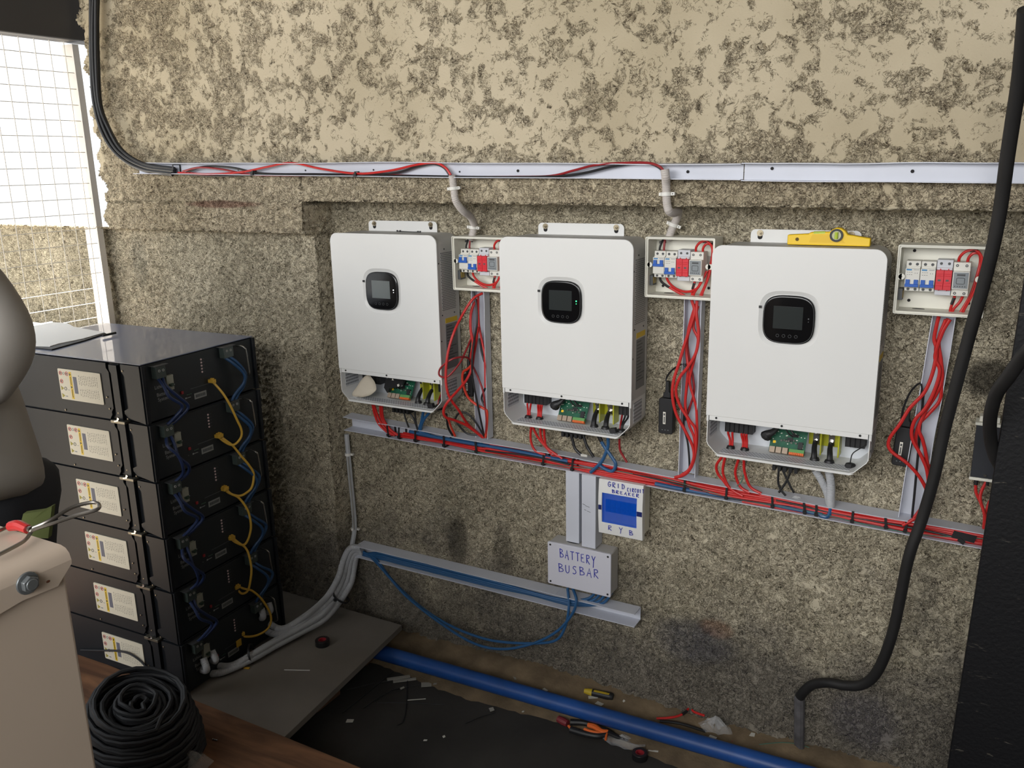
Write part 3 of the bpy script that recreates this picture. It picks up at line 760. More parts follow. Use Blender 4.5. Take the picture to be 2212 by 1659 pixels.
# two closed ducts dropping to the busbar box
for (xa, xb, d, lab) in ((.148, .186, .037, 'left closed grey duct above the battery busbar box'), (.200, .239, .048, 'right closed grey duct, scuffed, beside the grid circuit breaker box')):
    b = MB(); b.box(xa, xb, -d, -.002, .483, .689); q = b.build('cable_duct', M_pvc, bevel=.0012); props(q, lab, 'cable duct')
    b = MB(); b.box(xa-.0006, xb+.0006, -d-.0012, -d+.008, .4835, .6885); b.build('duct_cover', M_pvc, q, bevel=.0006)
    if d > .04:
        for (a_, z, l_) in ((.006, .605, .008), (.016, .601, .012), (.010, .590, .006), (.020, .587, .010)):
            b = MB(); b.obox((xa+a_, -d-.0014, z), (l_*.5, 0, -l_*.12), (0, .0002, 0), (0, 0, .0005)); b.build('scuff_mark', M_dgrey, q)
b = MB(); b.tube([(.150, -.018, .484), (.152, -.034, .479), (.170, -.036, .4795), (.184, -.034, .483)], .0035, 8); props(b.build('cable_tail', M_black2), 'black cable tail poking out under the left grey duct', 'cable')

# ------------------------------------------------------------------ handwriting
GL = {'A': [[(0, 0), (.5, 1), (.85, -.12)], [(.15, .38), (.75, .36)]], 'B': [[(.05, 1), (.08, 0)], [(-.05, 1), (.6, .92), (.62, .7), (.1, .52), (.75, .42), (.8, .12), (.02, .0)]],
      'T': [[(0, .95), (1, .98)], [(.5, .97), (.48, 0)]], 'E': [[(.7, .95), (.05, .92), (.05, .05), (.8, .02)], [(.05, .5), (.6, .52)]],
      'R': [[(.05, 0), (.08, .95)], [(0, .95), (.6, .95), (.65, .65), (.1, .48), (.8, -.08)]], 'Y': [[(0, 1), (.4, .5)], [(.85, 1.0), (.45, .5), (.3, -.35)]],
      'U': [[(0, .95), (.05, .2), (.35, 0), (.65, .2), (.7, .95)]], 'S': [[(.7, .9), (.3, .95), (.1, .7), (.5, .5), (.65, .2), (.3, 0), (0, .1)]],
      'G': [[(.8, .85), (.4, 1), (.05, .6), (.15, .1), (.55, 0), (.75, .25), (.75, .45), (.4, .45)], [(.75, .45), (.95, .42)]], 'I': [[(.3, .95), (.3, 0)]],
      'D': [[(.1, .95), (.1, 0)], [(-.02, .95), (.55, .85), (.75, .45), (.5, .05), (.0, 0)]], 'C': [[(.7, .85), (.35, .95), (.05, .55), (.2, .05), (.7, .1)]], 'K': [[(.1, 1), (.1, 0)], [(.7, .95), (.12, .45), (.8, -.02)]]}
def hand(text, p0, p1, h, y, parent, widths=None, r=.0011):
    """felt-pen strokes along the line p0-p1 on the plane y; h is the letter height"""
    p0, p1 = Vector(p0), Vector(p1); n = len(text); step = (p1-p0)/n; up = Vector((-.03, 0, 1)).normalized()*h; k = 0
    ls = [t_ for t_ in text]
    for i, ch in enumerate(ls):
        if ch == ' ': continue
        b = MB()
        for st in GL[ch]:
            pts = [p0+step*i+step*(.72*u)+up*v for u, v in st]
            pts = [Vector((p.x, y, p.z)) for p in pts]
            b.tube(pts, r, 5, 4 if ch not in 'ATEIKY' else 1)
        b.build('letter_'+ch.lower(), M_ink, parent)
# busbar box
t = thing('junction_box', 'grey junction box hand-lettered BATTERY BUSBAR in blue marker', 'junction box', (.195, 0, .358))
b = MB(); b.box(.104, .287, -.054, -.002, .359, .481); b.build('box_body', mat('box_grey', rgb(176, 174, 172), .5), t, bevel=.004)
b = MB(); b.prism(rrect(.102, .289, .3575, .4825, .004, 4), 'y', -.054, -.0605); lid = b.build('box_lid', M_pvc2, t, bevel=.0012)
for (x, z) in ((.1105, .4745), (.2805, .4745), (.1105, .3655), (.2805, .3655)):
    b = MB(); b.cyl((x, -.0604, z), (x, -.0612, z), .0029, 12); b.build('lid_screw', M_hole, lid)
c3 = lambda a, b_, y: at(1100+a*.2411, 980+b_*.2411, y)
hand('BATTERY', c3(455, 926, -.0607), c3(790, 1003, -.0607), .0245, -.0608, lid)
hand('BUSBAR', c3(445, 1055, -.0607), c3(825, 1118, -.0607), .0235, -.0608, lid)
# grid breaker box with a bowed front and a blue tinted door
t = thing('breaker_enclosure', 'small white enclosure with a blue window, hand-lettered GRID CIRCUIT BREAKER', 'breaker box', (.317, 0, .542))
b = MB(); b.prism(rrect(.262, .372, .546, .679, .004, 4), 'y', -.002, -.050); b.build('enclosure_body', M_cream, t, bevel=.001)
b = MB(); n = 20; vs = []; fs = []
zA, zB, xA, xB = .5405, .6905, .2545, .3765
wa, wb, za, zb_ = .2645, .3605, .5725, .6545     # window opening
def bow(z): q = (z-zA)/(zB-zA); return -.062-.005*math.sin(math.pi*q)
zs = sorted(set([zA+(zB-zA)*i/n for i in range(n+1)]+[za, zb_])); xs_ = [xA, wa, wb, xB]
for z in zs:
    for x in xs_: vs.append((x, bow(z), z))
for z in zs:
    for x in xs_: vs.append((x, -.0475, z))
m_ = len(zs); off = m_*4
for j in range(m_-1):
    for i in range(3):
        if i == 1 and zs[j] >= za-1e-6 and zs[j+1] <= zb_+1e-6: continue
        a = j*4+i; fs.append((a, a+1, a+5, a+4)); fs.append((off+a, off+a+1, off+a+5, off+a+4))
    for i in (0, 3): a = j*4+i; fs.append((a, a+4, off+a+4, off+a))
    if zs[j] >= za-1e-6 and zs[j+1] <= zb_+1e-6:
        for i in (1, 2): a = j*4+i; fs.append((a, a+4, off+a+4, off+a))
for j in (0, m_-1):
    for i in range(3): a = j*4+i; fs.append((a, a+1, off+a+1, off+a))
for z in (za, zb_):
    j = zs.index(z); a = j*4+1; fs.append((a, a+1, off+a+1, off+a))
b.add(vs, fs); fr = b.build('front_frame', mat('white_front', rgb(222, 222, 220), .4), t, bevel=.0006)
b = MB(); b.box(wa-.001, wb+.001, -.0475, -.046, za-.001, zb_+.001); b.build('blue_backing', mat('deep_blue', rgb(8, 66, 180), .4), t)
for k in range(6):
    b = MB(); xx = .2705+.0140*k; b.box(xx, xx+.0132, -.0555, -.0475, .600, .633); b.box(xx+.001, xx+.0122, -.0565, -.0555, .604, .612)
    if k % 1 == 0: b.box(xx+.004, xx+.009, -.0585, -.0565, .6085, .6145)
    b.build('breaker_module', mat('module_behind_blue', rgb(30, 70, 130), .5), t)
b = MB(); b.box(wa, wb, -.0632, -.0622, za, zb_); b.build('tinted_window', mat('blue_tint', rgb(10, 90, 215), .08, alpha=.5), t)
for (xa, xb) in ((xA+.001, wa-.0006), (wb+.0008, xB-.001)):
    b = MB(); b.box(xa, xb, -.0684, -.060, .6075, .6205); b.build('blue_clip', mat('clip_blue', rgb(26, 38, 100), .4), fr, bevel=.0005)
yb = -.0655
hand('GRID', c3(885, 292, yb), c3(1050, 322, yb), .0130, yb-.0002, fr, r=.00085)
hand('CIRCUIT', c3(1058, 338, yb), c3(1214, 356, yb), .0100, yb-.0002, fr, r=.00085)
hand('BREAKER', c3(922, 350, yb-.001), c3(1175, 395, yb-.001), .0085, yb-.0010, fr, r=.00085)
for ch, a, b_ in (('R', 888, 682), ('Y', 985, 700), ('B', 1076, 728)): hand(ch, c3(a, b_, yb), c3(a+48, b_+8, yb), .0125, yb, fr, r=.00085)

# ------------------------------------------------------------------ wi-fi dongles
def dongle(xa, xb, zb, zt, lab, cabp, tilt=0.):
    t = thing('wifi_dongle', lab, 'data dongle', ((xa+xb)/2, 0, zb), 'black data dongles')
    w = (xb-xa)/2; h = zt-zb
    b = MB(); b.prism(rrect(-w, w, 0, h, .006, 5), 'y', -.004, -.026); b.build('dongle_body', M_black, t, local=True, bevel=.002)
    b = MB(); b.prism([(-w*.55, h), (-w*.5, h+.012), (-w*.28, h+.016), (-w*.22, h+.042), (w*.22, h+.042), (w*.28, h+.016), (w*.5, h+.012), (w*.55, h)], 'y', -.007, -.021); b.build('plug', M_black, t, local=True, bevel=.002)
    b = MB(); b.box(-w*.35, w*.0, -.0266, -.026, h*.28, h*.62); l_ = b.build('barcode_label', M_paper, t, local=True)
    b = MB(); b.box(-w*.28, -w*.07, -.0269, -.0266, h*.52, h*.58); b.box(-w*.24, -w*.1, -.0269, -.0266, h*.32, h*.49); b.build('print', M_dgrey, l_, local=True)
    b = MB()
    for k in range(3): b.box(-w*.5+w*.4*k, -w*.35+w*.4*k, -.0264, -.026, .010, .0112)
    b.build('status_marks', M_grey, t, local=True)
    t.rotation_euler[1] = tilt
    b = MB(); b.tube(cabp, .0022, 7); q = b.build('dongle_lead', M_black2); props(q, 'thin black lead from '+lab.replace('black data dongle ', 'the data dongle '), 'cable')
    return t
G7 = (1050, 780, .229)
dongle(.3985, .436, .823, .915, 'black data dongle hanging right of the middle inverter', W([(1697, 190), (1705, 150), (1760, 80), (1850, 30), (1890, 60)], G7, [-.014, -.014, -.02, -.03, -.03]))
dongle(.938, .973, .823, .912, 'black data dongle hanging right of the rightmost inverter', [at(1947, 905, -.014), at(1952, 880, -.016), at(1968, 845, -.02), at(1988, 828, -.03), at(1992, 850, -.03)], tilt=math.radians(3))
dongle(-.176, -.146, .853, .918, 'black data dongle behind red cables right of the leftmost inverter', [at(1012, 790, -.014), at(1013, 770, -.014), at(1016, 745, -.016), at(1022, 700, -.02)], )
# charge controller at the right, mostly behind the black board
t = thing('charge_controller', 'black charge controller with cream ends at the far right of the wall', 'charge controller', (1.13, 0, .82))
b = MB(); b.box(1.094, 1.185, -.040, -.002, .826, .940); b.build('heat_shell', mat('anthracite', rgb(38, 40, 46), .5), t, bevel=.001)
for (za, zb2) in ((.820, .826), (.940, .946)):
    b = MB(); b.box(1.092, 1.187, -.042, -.002, za, zb2); b.build('end_cap', M_cream, t, bevel=.0005)
for xa in (1.099, 1.122, 1.150):
    b = MB(); b.box(xa, xa+.014, -.030, -.006, .946, .957); b.box(xa+.003, xa+.011, -.0305, -.030, .948, .955); b.build('terminal_cap', M_cream, t, bevel=.001)
b = MB(); b.cyl((1.121, -.0422, .833), (1.121, -.0432, .833), .003, 10); b.build('screw', M_steel, t)
# ------------------------------------------------------------------ conduits and cable runs
def tie(name, c, w, h, d, lab, m_=None, ang=0., group='cable ties'):
    """a cable tie: band of width w around a bundle h high and d deep, with its head"""
    c = Vector(c); b = MB(); th = .0009
    b.obox(c+Vector((0, -d/2, 0)), (w/2, 0, 0), (0, th, 0), (0, 0, h/2)); b.obox(c+Vector((0, d/2, 0)), (w/2, 0, 0), (0, th, 0), (0, 0, h/2))
    b.obox(c+Vector((0, 0, h/2)), (w/2, 0, 0), (0, d/2, 0), (0, 0, th)); b.obox(c-Vector((0, 0, h/2)), (w/2, 0, 0), (0, d/2, 0), (0, 0, th))
    b.obox(c+Vector((0, -d/2-.002, -h*.32)), (w*.75, 0, 0), (0, .0022, 0), (0, 0, .0035))
    if ang: b.v = [c+Matrix.Rotation(ang, 3, 'Y') @ (v-c) for v in b.v]
    return props(b.build(name, m_ or M_black), lab, 'cable tie', group)

def bundle_run(name, pts, rr, m_, lab, group, n=7, k=6): return cable(name, pts, rr, m_, lab, 'cable', group, n, k)
# cables lying in the long trunking
rw = random.Random(21)
def run_pts(x0, x1, lay, lane, seed, amp=.0034):
    q = random.Random(seed); ph = [q.uniform(0, 6.28) for _ in range(4)]; P = []; x = x0
    while True:
        s_ = x*7
        zc = lt_bot(x)+.0065+(lt_top(x)-lt_bot(x)-.013)*lane+amp*math.sin(s_+ph[0])+amp*.6*math.sin(2.3*s_+ph[1])
        zc = max(lt_bot(x)+.0055, min(lt_top(x)-.0055, zc))
        y = lay+.0022*math.sin(1.7*s_+ph[2])
        P.append(Vector((x, y, zc)))
        if x >= x1-1e-6: break
        x = min(x+.045, x1)
    return P
GR = 'cables lying in the long trunking'
lanes = [(-.400, 1.19, -.036, .10), (-.400, 1.19, -.033, .28), (-.395, 1.19, -.022, .20), (-.10, 1.19, -.037, .55), (-.09, 1.19, -.030, .72), (-.12, 1.19, -.018, .50),
         (.09, 1.19, -.038, .86), (.12, 1.19, -.036, .40), (.10, 1.19, -.024, .90), (.49, 1.19, -.038, .70), (.49, 1.19, -.040, .28), (.50, 1.19, -.030, .95), (.62, 1.19, -.039, .12), (.66, 1.19, -.0385, .98)]
wh = ['starting under the leftmost inverter, lowest', 'starting under the leftmost inverter, second lowest', 'starting under the leftmost inverter, at the back', 'joining below the leftmost breaker box, middle height', 'joining below the leftmost breaker box, upper',
      'joining below the leftmost breaker box, at the back', 'joining below the middle inverter, uppermost', 'joining below the middle inverter, middle height', 'joining below the middle inverter, at the back', 'joining below the middle breaker box, upper',
      'joining below the middle breaker box, lower', 'joining below the middle breaker box, top lip', 'joining below the rightmost inverter, bottom lip', 'joining below the rightmost inverter, top lip']
for i, (xa, xb, ly, ln) in enumerate(lanes):
    bundle_run('power_cable', run_pts(xa, xb, ly, ln, 40+i), .0036, M_red, 'red power cable in the long trunking, '+wh[i], GR)
for i, (xa, xb, ly, ln, lab) in enumerate(((-.36, .155, -.037, .80, 'upper blue cable in the left half of the long trunking'), (-.34, .165, -.030, .62, 'second blue cable in the left half of the long trunking'),
                                        (.40, .805, -.0405, .20, 'blue cable along the bottom of the long trunking, right of the grid breaker box'), )):
    bundle_run('battery_cable', run_pts(xa, xb, ly, ln, 70+i, .002), .0050, M_blue, lab, 'blue cables in the long trunking')
cable('battery_cable', [(.800, -.0405, .683), (.813, -.041, .682), (.820, -.041, .690), (.821, -.038, .705)], .0050, M_blue, 'blue cable end turning up into the white corrugated hose', 'cable')
for i, (xa, xb, ly, ln, lab) in enumerate(((-.10, .16, -.041, .30, 'black cable in the long trunking left of the closed ducts'), (.30, .80, -.041, .55, 'black cable in the long trunking under the rightmost inverter, left'), (.70, 1.10, -.0425, .45, 'black cable in the long trunking under the rightmost inverter, right'))):
    bundle_run('signal_cable', run_pts(xa, xb, ly, ln, 90+i, .006), .0024, M_black2, lab, 'black cables in the long trunking')
for i, (xa, xb, ln, lab) in enumerate(((-.16, .34, .25, 'thin green earth wire in the left half of the long trunking'), (.42, 1.15, .4, 'thin green earth wire in the right half of the long trunking'))):
    bundle_run('earth_wire', run_pts(xa, xb, -.0448, ln, 110+i, .009), .0011, M_green, lab, 'green earth wires')
G2 = (1540, 1020, .2712); G3 = (1080, 960, .217); G4 = (720, 780, .1628)
for k, (org, p, lab) in enumerate(((G4, (722, 920), 'black cable tie at the left end of the red bundle'), (G4, (870, 955), 'second black cable tie on the red bundle, under the leftmost inverter'), (G4, (1085, 985), 'black cable tie below the blue cables of the leftmost inverter'), (G4, (1465, 1050), 'black cable tie right of the leftmost inverter'),
                            (G4, (1890, 1110), 'black cable tie at the foot of the first upright trunking'), (G3, (430, 140), 'black cable tie under the left half of the middle inverter'), (G3, (720, 205), 'black tie of tape over the left closed duct'), (G3, (1838, 405), 'black cable tie at the foot of the second upright trunking'),
                            (G2, (107, 175), 'black cable tie left of the red drops of the rightmost inverter'), (G2, (473, 255), 'black cable tie under the left half of the rightmost inverter'), (G2, (728, 305), 'black cable tie with a hanging head, under the rightmost inverter'), (G2, (822, 330), 'black cable tie left of the corrugated hoses'), (G2, (1112, 355), 'black cable tie right of the corrugated hoses'), (G2, (1375, 430), 'black cable tie with its head low, left of the tilted trunking'), (G2, (1535, 450), 'black cable tie at the foot of the tilted trunking'))):
    q = at(org[0]+p[0]*org[2], org[1]+p[1]*org[2], -.045); zc = (lt_top(q.x)+lt_bot(q.x))/2
    tie('cable_tie', (q.x, -.027, zc), .0052, (lt_top(q.x)-lt_bot(q.x))-.008, .036, lab, ang=rw.uniform(-.15, .15))

# drops from the inverter trays
def drops(lst, org, r, m_, labs, group, ys, name='power_cable'):
    for p, lab in zip(lst, labs):
        cable(name, W(p, org, ys), r, m_, lab, 'cable', group)
drops([[(520, 575), (548, 700), (600, 830), (700, 930), (790, 985)], [(540, 578), (580, 700), (640, 830), (730, 930), (820, 990)], [(622, 590), (630, 720), (665, 810), (740, 900), (840, 975)], [(645, 592), (655, 720), (680, 800), (760, 910), (860, 985)]], G4, .0035, M_red,
      ['outermost red drop cable under the leftmost inverter', 'second red drop cable from the left under the leftmost inverter', 'third red drop cable from the left under the leftmost inverter', 'fourth red drop cable from the left under the leftmost inverter'], 'red drop cables of the leftmost inverter', [-.052, -.045, -.042, -.041, -.041])
drops([[(428, 610), (420, 700), (430, 780), (470, 850), (560, 885)], [(436, 612), (490, 720), (555, 800), (620, 880)], [(512, 618), (520, 720), (565, 810), (680, 900)], [(545, 620), (555, 740), (580, 820), (720, 920)]], G7, .0033, M_red,
      ['leftmost red drop cable under the middle inverter', 'slanting red drop cable under the middle inverter', 'third red drop cable from the left under the middle inverter', 'rightmost of the four red drop cables under the middle inverter'], 'red drop cables of the middle inverter', [-.052, -.046, -.044, -.043, -.042])
G5 = (1500, 860, .1808)
drops([[(335, 695), (265, 800), (280, 900), (345, 985), (405, 1060), (520, 1150)], [(368, 700), (340, 850), (362, 960), (430, 1080), (580, 1170)], [(528, 730), (490, 870), (510, 980), (560, 1070), (660, 1130)], [(592, 740), (598, 870), (640, 1010), (690, 1080), (800, 1140)]], G5, .0034, M_red,
      ['leftmost red drop cable bowing out under the rightmost inverter', 'second red drop cable from the left under the rightmost inverter', 'third red drop cable from the left under the rightmost inverter', 'fourth red drop cable from the left under the rightmost inverter'], 'red drop cables of the rightmost inverter', [-.055, -.048, -.044, -.043, -.043])
cable('earth_wire', W([(620, 745), (600, 850), (570, 980), (510, 1055)], G5, -.046), .0011, M_green, 'thin green wire beside the red drop cables of the rightmost inverter')
drops([[(1010, 835), (1000, 990), (1030, 1090), (1090, 1165)], [(1050, 850), (1110, 980), (1150, 1060), (1190, 1130)], [(1155, 860), (1100, 990), (1050, 1070), (1010, 1125)]], G5, .0027, M_black2,
      ['left black signal cable under the rightmost inverter', 'black signal cable crossing to the right under the rightmost inverter', 'black signal cable crossing to the left under the rightmost inverter'], 'black signal cables of the rightmost inverter', [-.044, -.044, -.044, -.043], 'signal_cable')
drops([[(800, 665), (830, 800), (860, 850), (900, 885)], [(910, 680), (950, 800), (985, 860), (1015, 905)]], G7, .0040, M_black2,
      ['left thick black signal cable under the middle inverter', 'right thick black signal cable under the middle inverter'], 'black signal cables of the middle inverter', [-.044, -.044, -.044, -.043], 'signal_cable')
drops([[(930, 640), (950, 740), (970, 800), (1000, 880)], [(980, 650), (1050, 740), (1080, 800), (1120, 920)], [(1085, 670), (1090, 760), (1105, 860), (1125, 910)]], G4, .0026, M_black2,
      ['left black signal cable under the leftmost inverter', 'middle black signal cable under the leftmost inverter', 'right black signal cable under the leftmost inverter'], 'black signal cables of the leftmost inverter', [-.044, -.044, -.044, -.043], 'signal_cable')
b = MB(); p = at(720+905*.1628, 780+672*.1628, -.04); b.box(p.x-.012, p.x+.006, -.043, -.037, p.z-.003, p.z+.003); props(b.build('purple_tag', mat('purple_tag', rgb(134, 84, 132), .5), bevel=.001), 'small purple plug tag under the leftmost inverter', 'tag')
drops([[(1195, 670), (1170, 800), (1145, 900), (1160, 950), (1260, 970)], [(1275, 680), (1200, 780), (1165, 870), (1170, 940), (1290, 985)]], G4, .0044, M_blue,
      ['left blue cable under the leftmost inverter', 'right blue cable under the leftmost inverter'], 'blue drop cables of the leftmost inverter', [-.045, -.042, -.041, -.040, -.038], 'battery_cable')
drops([[(1062, 705), (1105, 790), (1175, 890), (1222, 970), (1195, 1035), (1130, 1020), (1060, 975)], [(1150, 700), (1150, 800), (1115, 900), (1080, 960), (1030, 1010), (985, 1050)]], G7, .0046, M_blue,
      ['blue cable looping back in the trunking under the middle inverter', 'straight blue cable running down to the right closed duct'], 'blue drop cables of the middle inverter', [-.045, -.043, -.044, -.046, -.046, -.046, -.044], 'battery_cable')
cable('battery_cable', W([(1058, 700), (1072, 725), (1088, 755)], G7, [-.0455, -.0448, -.044]), .0056, M_black2, 'black heat-shrink end of the looping blue cable under the middle inverter', 'cable sleeve')
cable('power_cable', W([(1258, 735), (1262, 830), (1290, 890), (1330, 955)], G7, [-.05, -.046, -.044, -.043]), .0030, M_dred, 'dark red cable under the right end of the middle inverter')
for k, (p, lab) in enumerate((([(1440, 855), (1500, 950), (1565, 1080), (1600, 1180), (1612, 1260)], 'left white corrugated hose under the rightmost inverter'), ([(1605, 870), (1625, 970), (1632, 1080), (1628, 1180), (1632, 1285)], 'right white corrugated hose under the rightmost inverter'))):
    cable('corrugated_hose', W(p, G5, [-.052, -.05, -.046, -.040, -.032] if k == 0 else [-.056, -.056, -.056, -.050, -.040]), .0088 if k else .0080, M_hose, lab, 'hose', 'white corrugated hoses of the rightmost inverter', n=12, rib=(.0032, .07))
film('plastic_film', at(1500+1225*.1808, 860+1180*.1808, -.046)+Vector((0, 0, -.004)), 12, (.013, .004, .008), 'scrap of clear film on the trunking lip below the rightmost inverter', 8)
b = MB(); p = at(1050+925*.229, 780+890*.229, -.046); b.box(p.x-.0095, p.x+.0095, -.048, -.044, p.z-.0035, p.z+.0035); props(b.build('connector', mat('clear_connector', rgb(206, 204, 196), .2), bevel=.001), 'small clear plug connector on the trunking lip under the middle inverter', 'connector')
# charge controller leads
G8 = (1480, 850, .3315)
drops([[(1895, 560), (1895, 640), (1925, 710), (1950, 790), (1945, 880)], [(1970, 560), (1930, 640), (1925, 700), (1955, 800), (1950, 880)], [(1985, 700), (1965, 760), (1955, 830), (1950, 885)]], G8, .0032, M_red,
      ['left red lead under the charge controller', 'right red lead under the charge controller', 'red lead emerging beside the black board under the charge controller'], 'red leads of the charge controller', [-.024, -.026, -.03, -.036, -.038])
for (a_, b_) in ((1897, 565), (1968, 568)):
    p = at(1480+a_*.3315, 850+b_*.3315, -.024); bb = MB(); bb.cyl(p+Vector((0, 0, .004)), p-Vector((0, 0, .010)), .0042, 10); props(bb.build('cable_sleeve', M_black), ('left' if a_ < 1900 else 'right')+' black sleeve on the red leads of the charge controller', 'cable sleeve')
bb = MB(); p = at(1540+2000*.2712, 1020+515*.2712, -.046); bb.obox(p, (.022, 0, -.002), (0, .0012, 0), (.002, 0, .008)); bb.obox(p+Vector((-.004, -.002, -.010)), (.006, 0, -.004), (0, .001, 0), (.002, 0, .004)); props(bb.build('tape_wrap', M_black), 'black tape wrapped round the red bundle near the black board', 'tape')

# upright bundles: left breaker box
G9 = (940, 620, .2049)
L_ = [([(500, 65), (400, 125), (290, 290), (190, 500), (130, 720), (112, 950), (130, 1100), (175, 1200), (250, 1300), (340, 1440), (430, 1520), (515, 1590)], [-.03, -.05, -.075, -.11, -.125, -.13, -.13, -.12, -.10, -.06, -.04, -.034], .0036, M_red, 'outermost red loop hanging in front of the leftmost inverter side'),
      ([(440, 130), (400, 200), (375, 300), (375, 450), (400, 600), (378, 720), (385, 850), (330, 980), (240, 1090), (150, 1190), (92, 1290), (110, 1370), (220, 1410), (350, 1470), (500, 1585)], [-.03, -.04, -.045, -.05, -.05, -.05, -.055, -.07, -.10, -.13, -.13, -.12, -.09, -.06, -.034], .0038, M_red, 'red cable bending round the lower corner of the leftmost inverter'),
      ([(385, 480), (370, 560), (330, 660), (260, 800), (150, 930), (80, 950), (40, 920), (60, 850), (160, 770), (260, 740), (340, 745), (388, 800), (400, 860)], [-.045, -.05, -.07, -.10, -.125, -.128, -.128, -.125, -.12, -.10, -.07, -.05, -.045], .0026, M_dred, 'thin dark red loop beside the leftmost inverter'),
      ([(392, 815), (340, 865), (295, 900), (290, 1000), (340, 1150), (420, 1230), (500, 1275), (545, 1310), (545, 1450), (532, 1590)], [-.045, -.045, -.045, -.045, -.04, -.036, -.034, -.032, -.032, -.034], .0036, mat('orange_red_cable', rgb(214, 62, 40), .42), 'orange-red cable passing in front of the data dongle'),
      ([(455, 100), (455, 250), (465, 420), (500, 600), (520, 700), (528, 900), (530, 1060)], [-.03], .0032, M_red, 'red cable along the right wall of the first upright trunking'),
      ([(400, 840), (455, 960), (505, 1100), (525, 1250), (540, 1400), (535, 1590)], [-.034], .0028, M_dred, 'dark red cable crossing the first upright trunking'),
      ([(455, 420), (430, 600), (408, 720), (392, 850)], [-.036], .0034, M_red, 'short visible red cable in the middle of the first upright trunking'),
      ([(405, 50), (435, 200), (440, 400), (405, 600), (388, 800), (402, 1000), (440, 1200), (480, 1400), (520, 1590)], [-.04, -.048, -.056, -.056, -.06, -.056, -.05, -.042, -.034], .0028, M_black2, 'long black cable over the first upright trunking'),
      ([(440, 1560), (330, 1540), (245, 1450), (215, 1385), (260, 1325), (340, 1335), (430, 1430), (515, 1570)], [-.04, -.05, -.06, -.06, -.055, -.05, -.042, -.034], .0028, M_black2, 'black loop at the foot of the first upright trunking'),
      ([(118, 1340), (130, 1450), (150, 1510), (185, 1565)], [-.09, -.06, -.05, -.043], .0034, M_black2, 'black cable dropping at the corner of the leftmost inverter'),
      ([(140, 1395), (170, 1480), (210, 1570)], [-.085, -.06, -.043], .0034, mat('orange_red_cable', (1, 1, 1)), 'orange-red cable dropping at the corner of the leftmost inverter'),
      ([(470, 540), (490, 680), (520, 790)], [-.026], .003, M_black2, 'short black cable high in the first upright trunking'),
      ([(530, 1060), (490, 1170), (520, 1250)], [-.028], .003, M_black2, 'short black cable low in the first upright trunking')]
for p, ys, r_, m_, lab in L_: cable('power_cable', W(p, G9, ys), r_, m_, lab, 'cable', 'cables below the leftmost breaker box')
L_ = [([(1940, -575), (1965, -470), (1930, -330), (1870, -150), (1820, 20), (1770, 180), (1758, 330), (1795, 500), (1880, 660), (1950, 810), (1955, 930), (1890, 1055), (1800, 1100)], [-.03, -.035, -.04, -.045, -.05, -.055, -.055, -.05, -.045, -.04, -.04, -.042, -.043], .0038, M_red, 'leftmost red cable bowing out of the second upright trunking'),
      ([(1990, -570), (1985, -440), (2005, -260), (1980, -80), (1900, 60), (1830, 150), (1790, 280), (1830, 420), (1920, 560), (1978, 660), (1968, 900), (1900, 1050), (1780, 1100)], [-.03, -.035, -.035, -.04, -.045, -.05, -.05, -.045, -.04, -.036, -.038, -.042, -.043], .0038, M_red, 'red cable crossing twice over the second upright trunking'),
      ([(1965, -500), (1910, -300), (1890, -100), (1905, 60), (1890, 250), (1880, 430), (1915, 600), (1965, 740), (1955, 950), (1870, 1075)], [-.03, -.03, -.03, -.035, -.036, -.036, -.036, -.034, -.038, -.043], .0034, M_red, 'red cable down the middle of the second upright trunking'),
      ([(2000, -520), (1955, -330), (2000, -200), (1965, -20), (1920, 180), (1960, 350), (1985, 480), (1985, 800), (1930, 1000), (1830, 1085)], [-.028, -.03, -.03, -.034, -.034, -.032, -.030, -.032, -.038, -.043], .0034, M_red, 'rightmost red cable in the second upright trunking'),
      ([(1980, -540), (1950, -400), (1900, -200), (1920, 0), (1950, 150), (1960, 300), (1900, 500)], [-.024], .003, M_dred, 'dark red cable at the back of the second upright trunking'),
      ([(1890, 20), (1905, 150), (1880, 400), (1865, 600), (1900, 760), (1915, 900), (1920, 1040)], [-.022], .0026, M_black2, 'black cable at the back of the second upright trunking'),
      ([(1950, 370), (1900, 470), (1880, 560)], [-.024], .0022, M_black2, 'short black lead across the second upright trunking')]
for p, ys, r_, m_, lab in L_: cable('power_cable', W(p, G7, ys), r_, m_, lab, 'cable', 'cables below the middle breaker box')
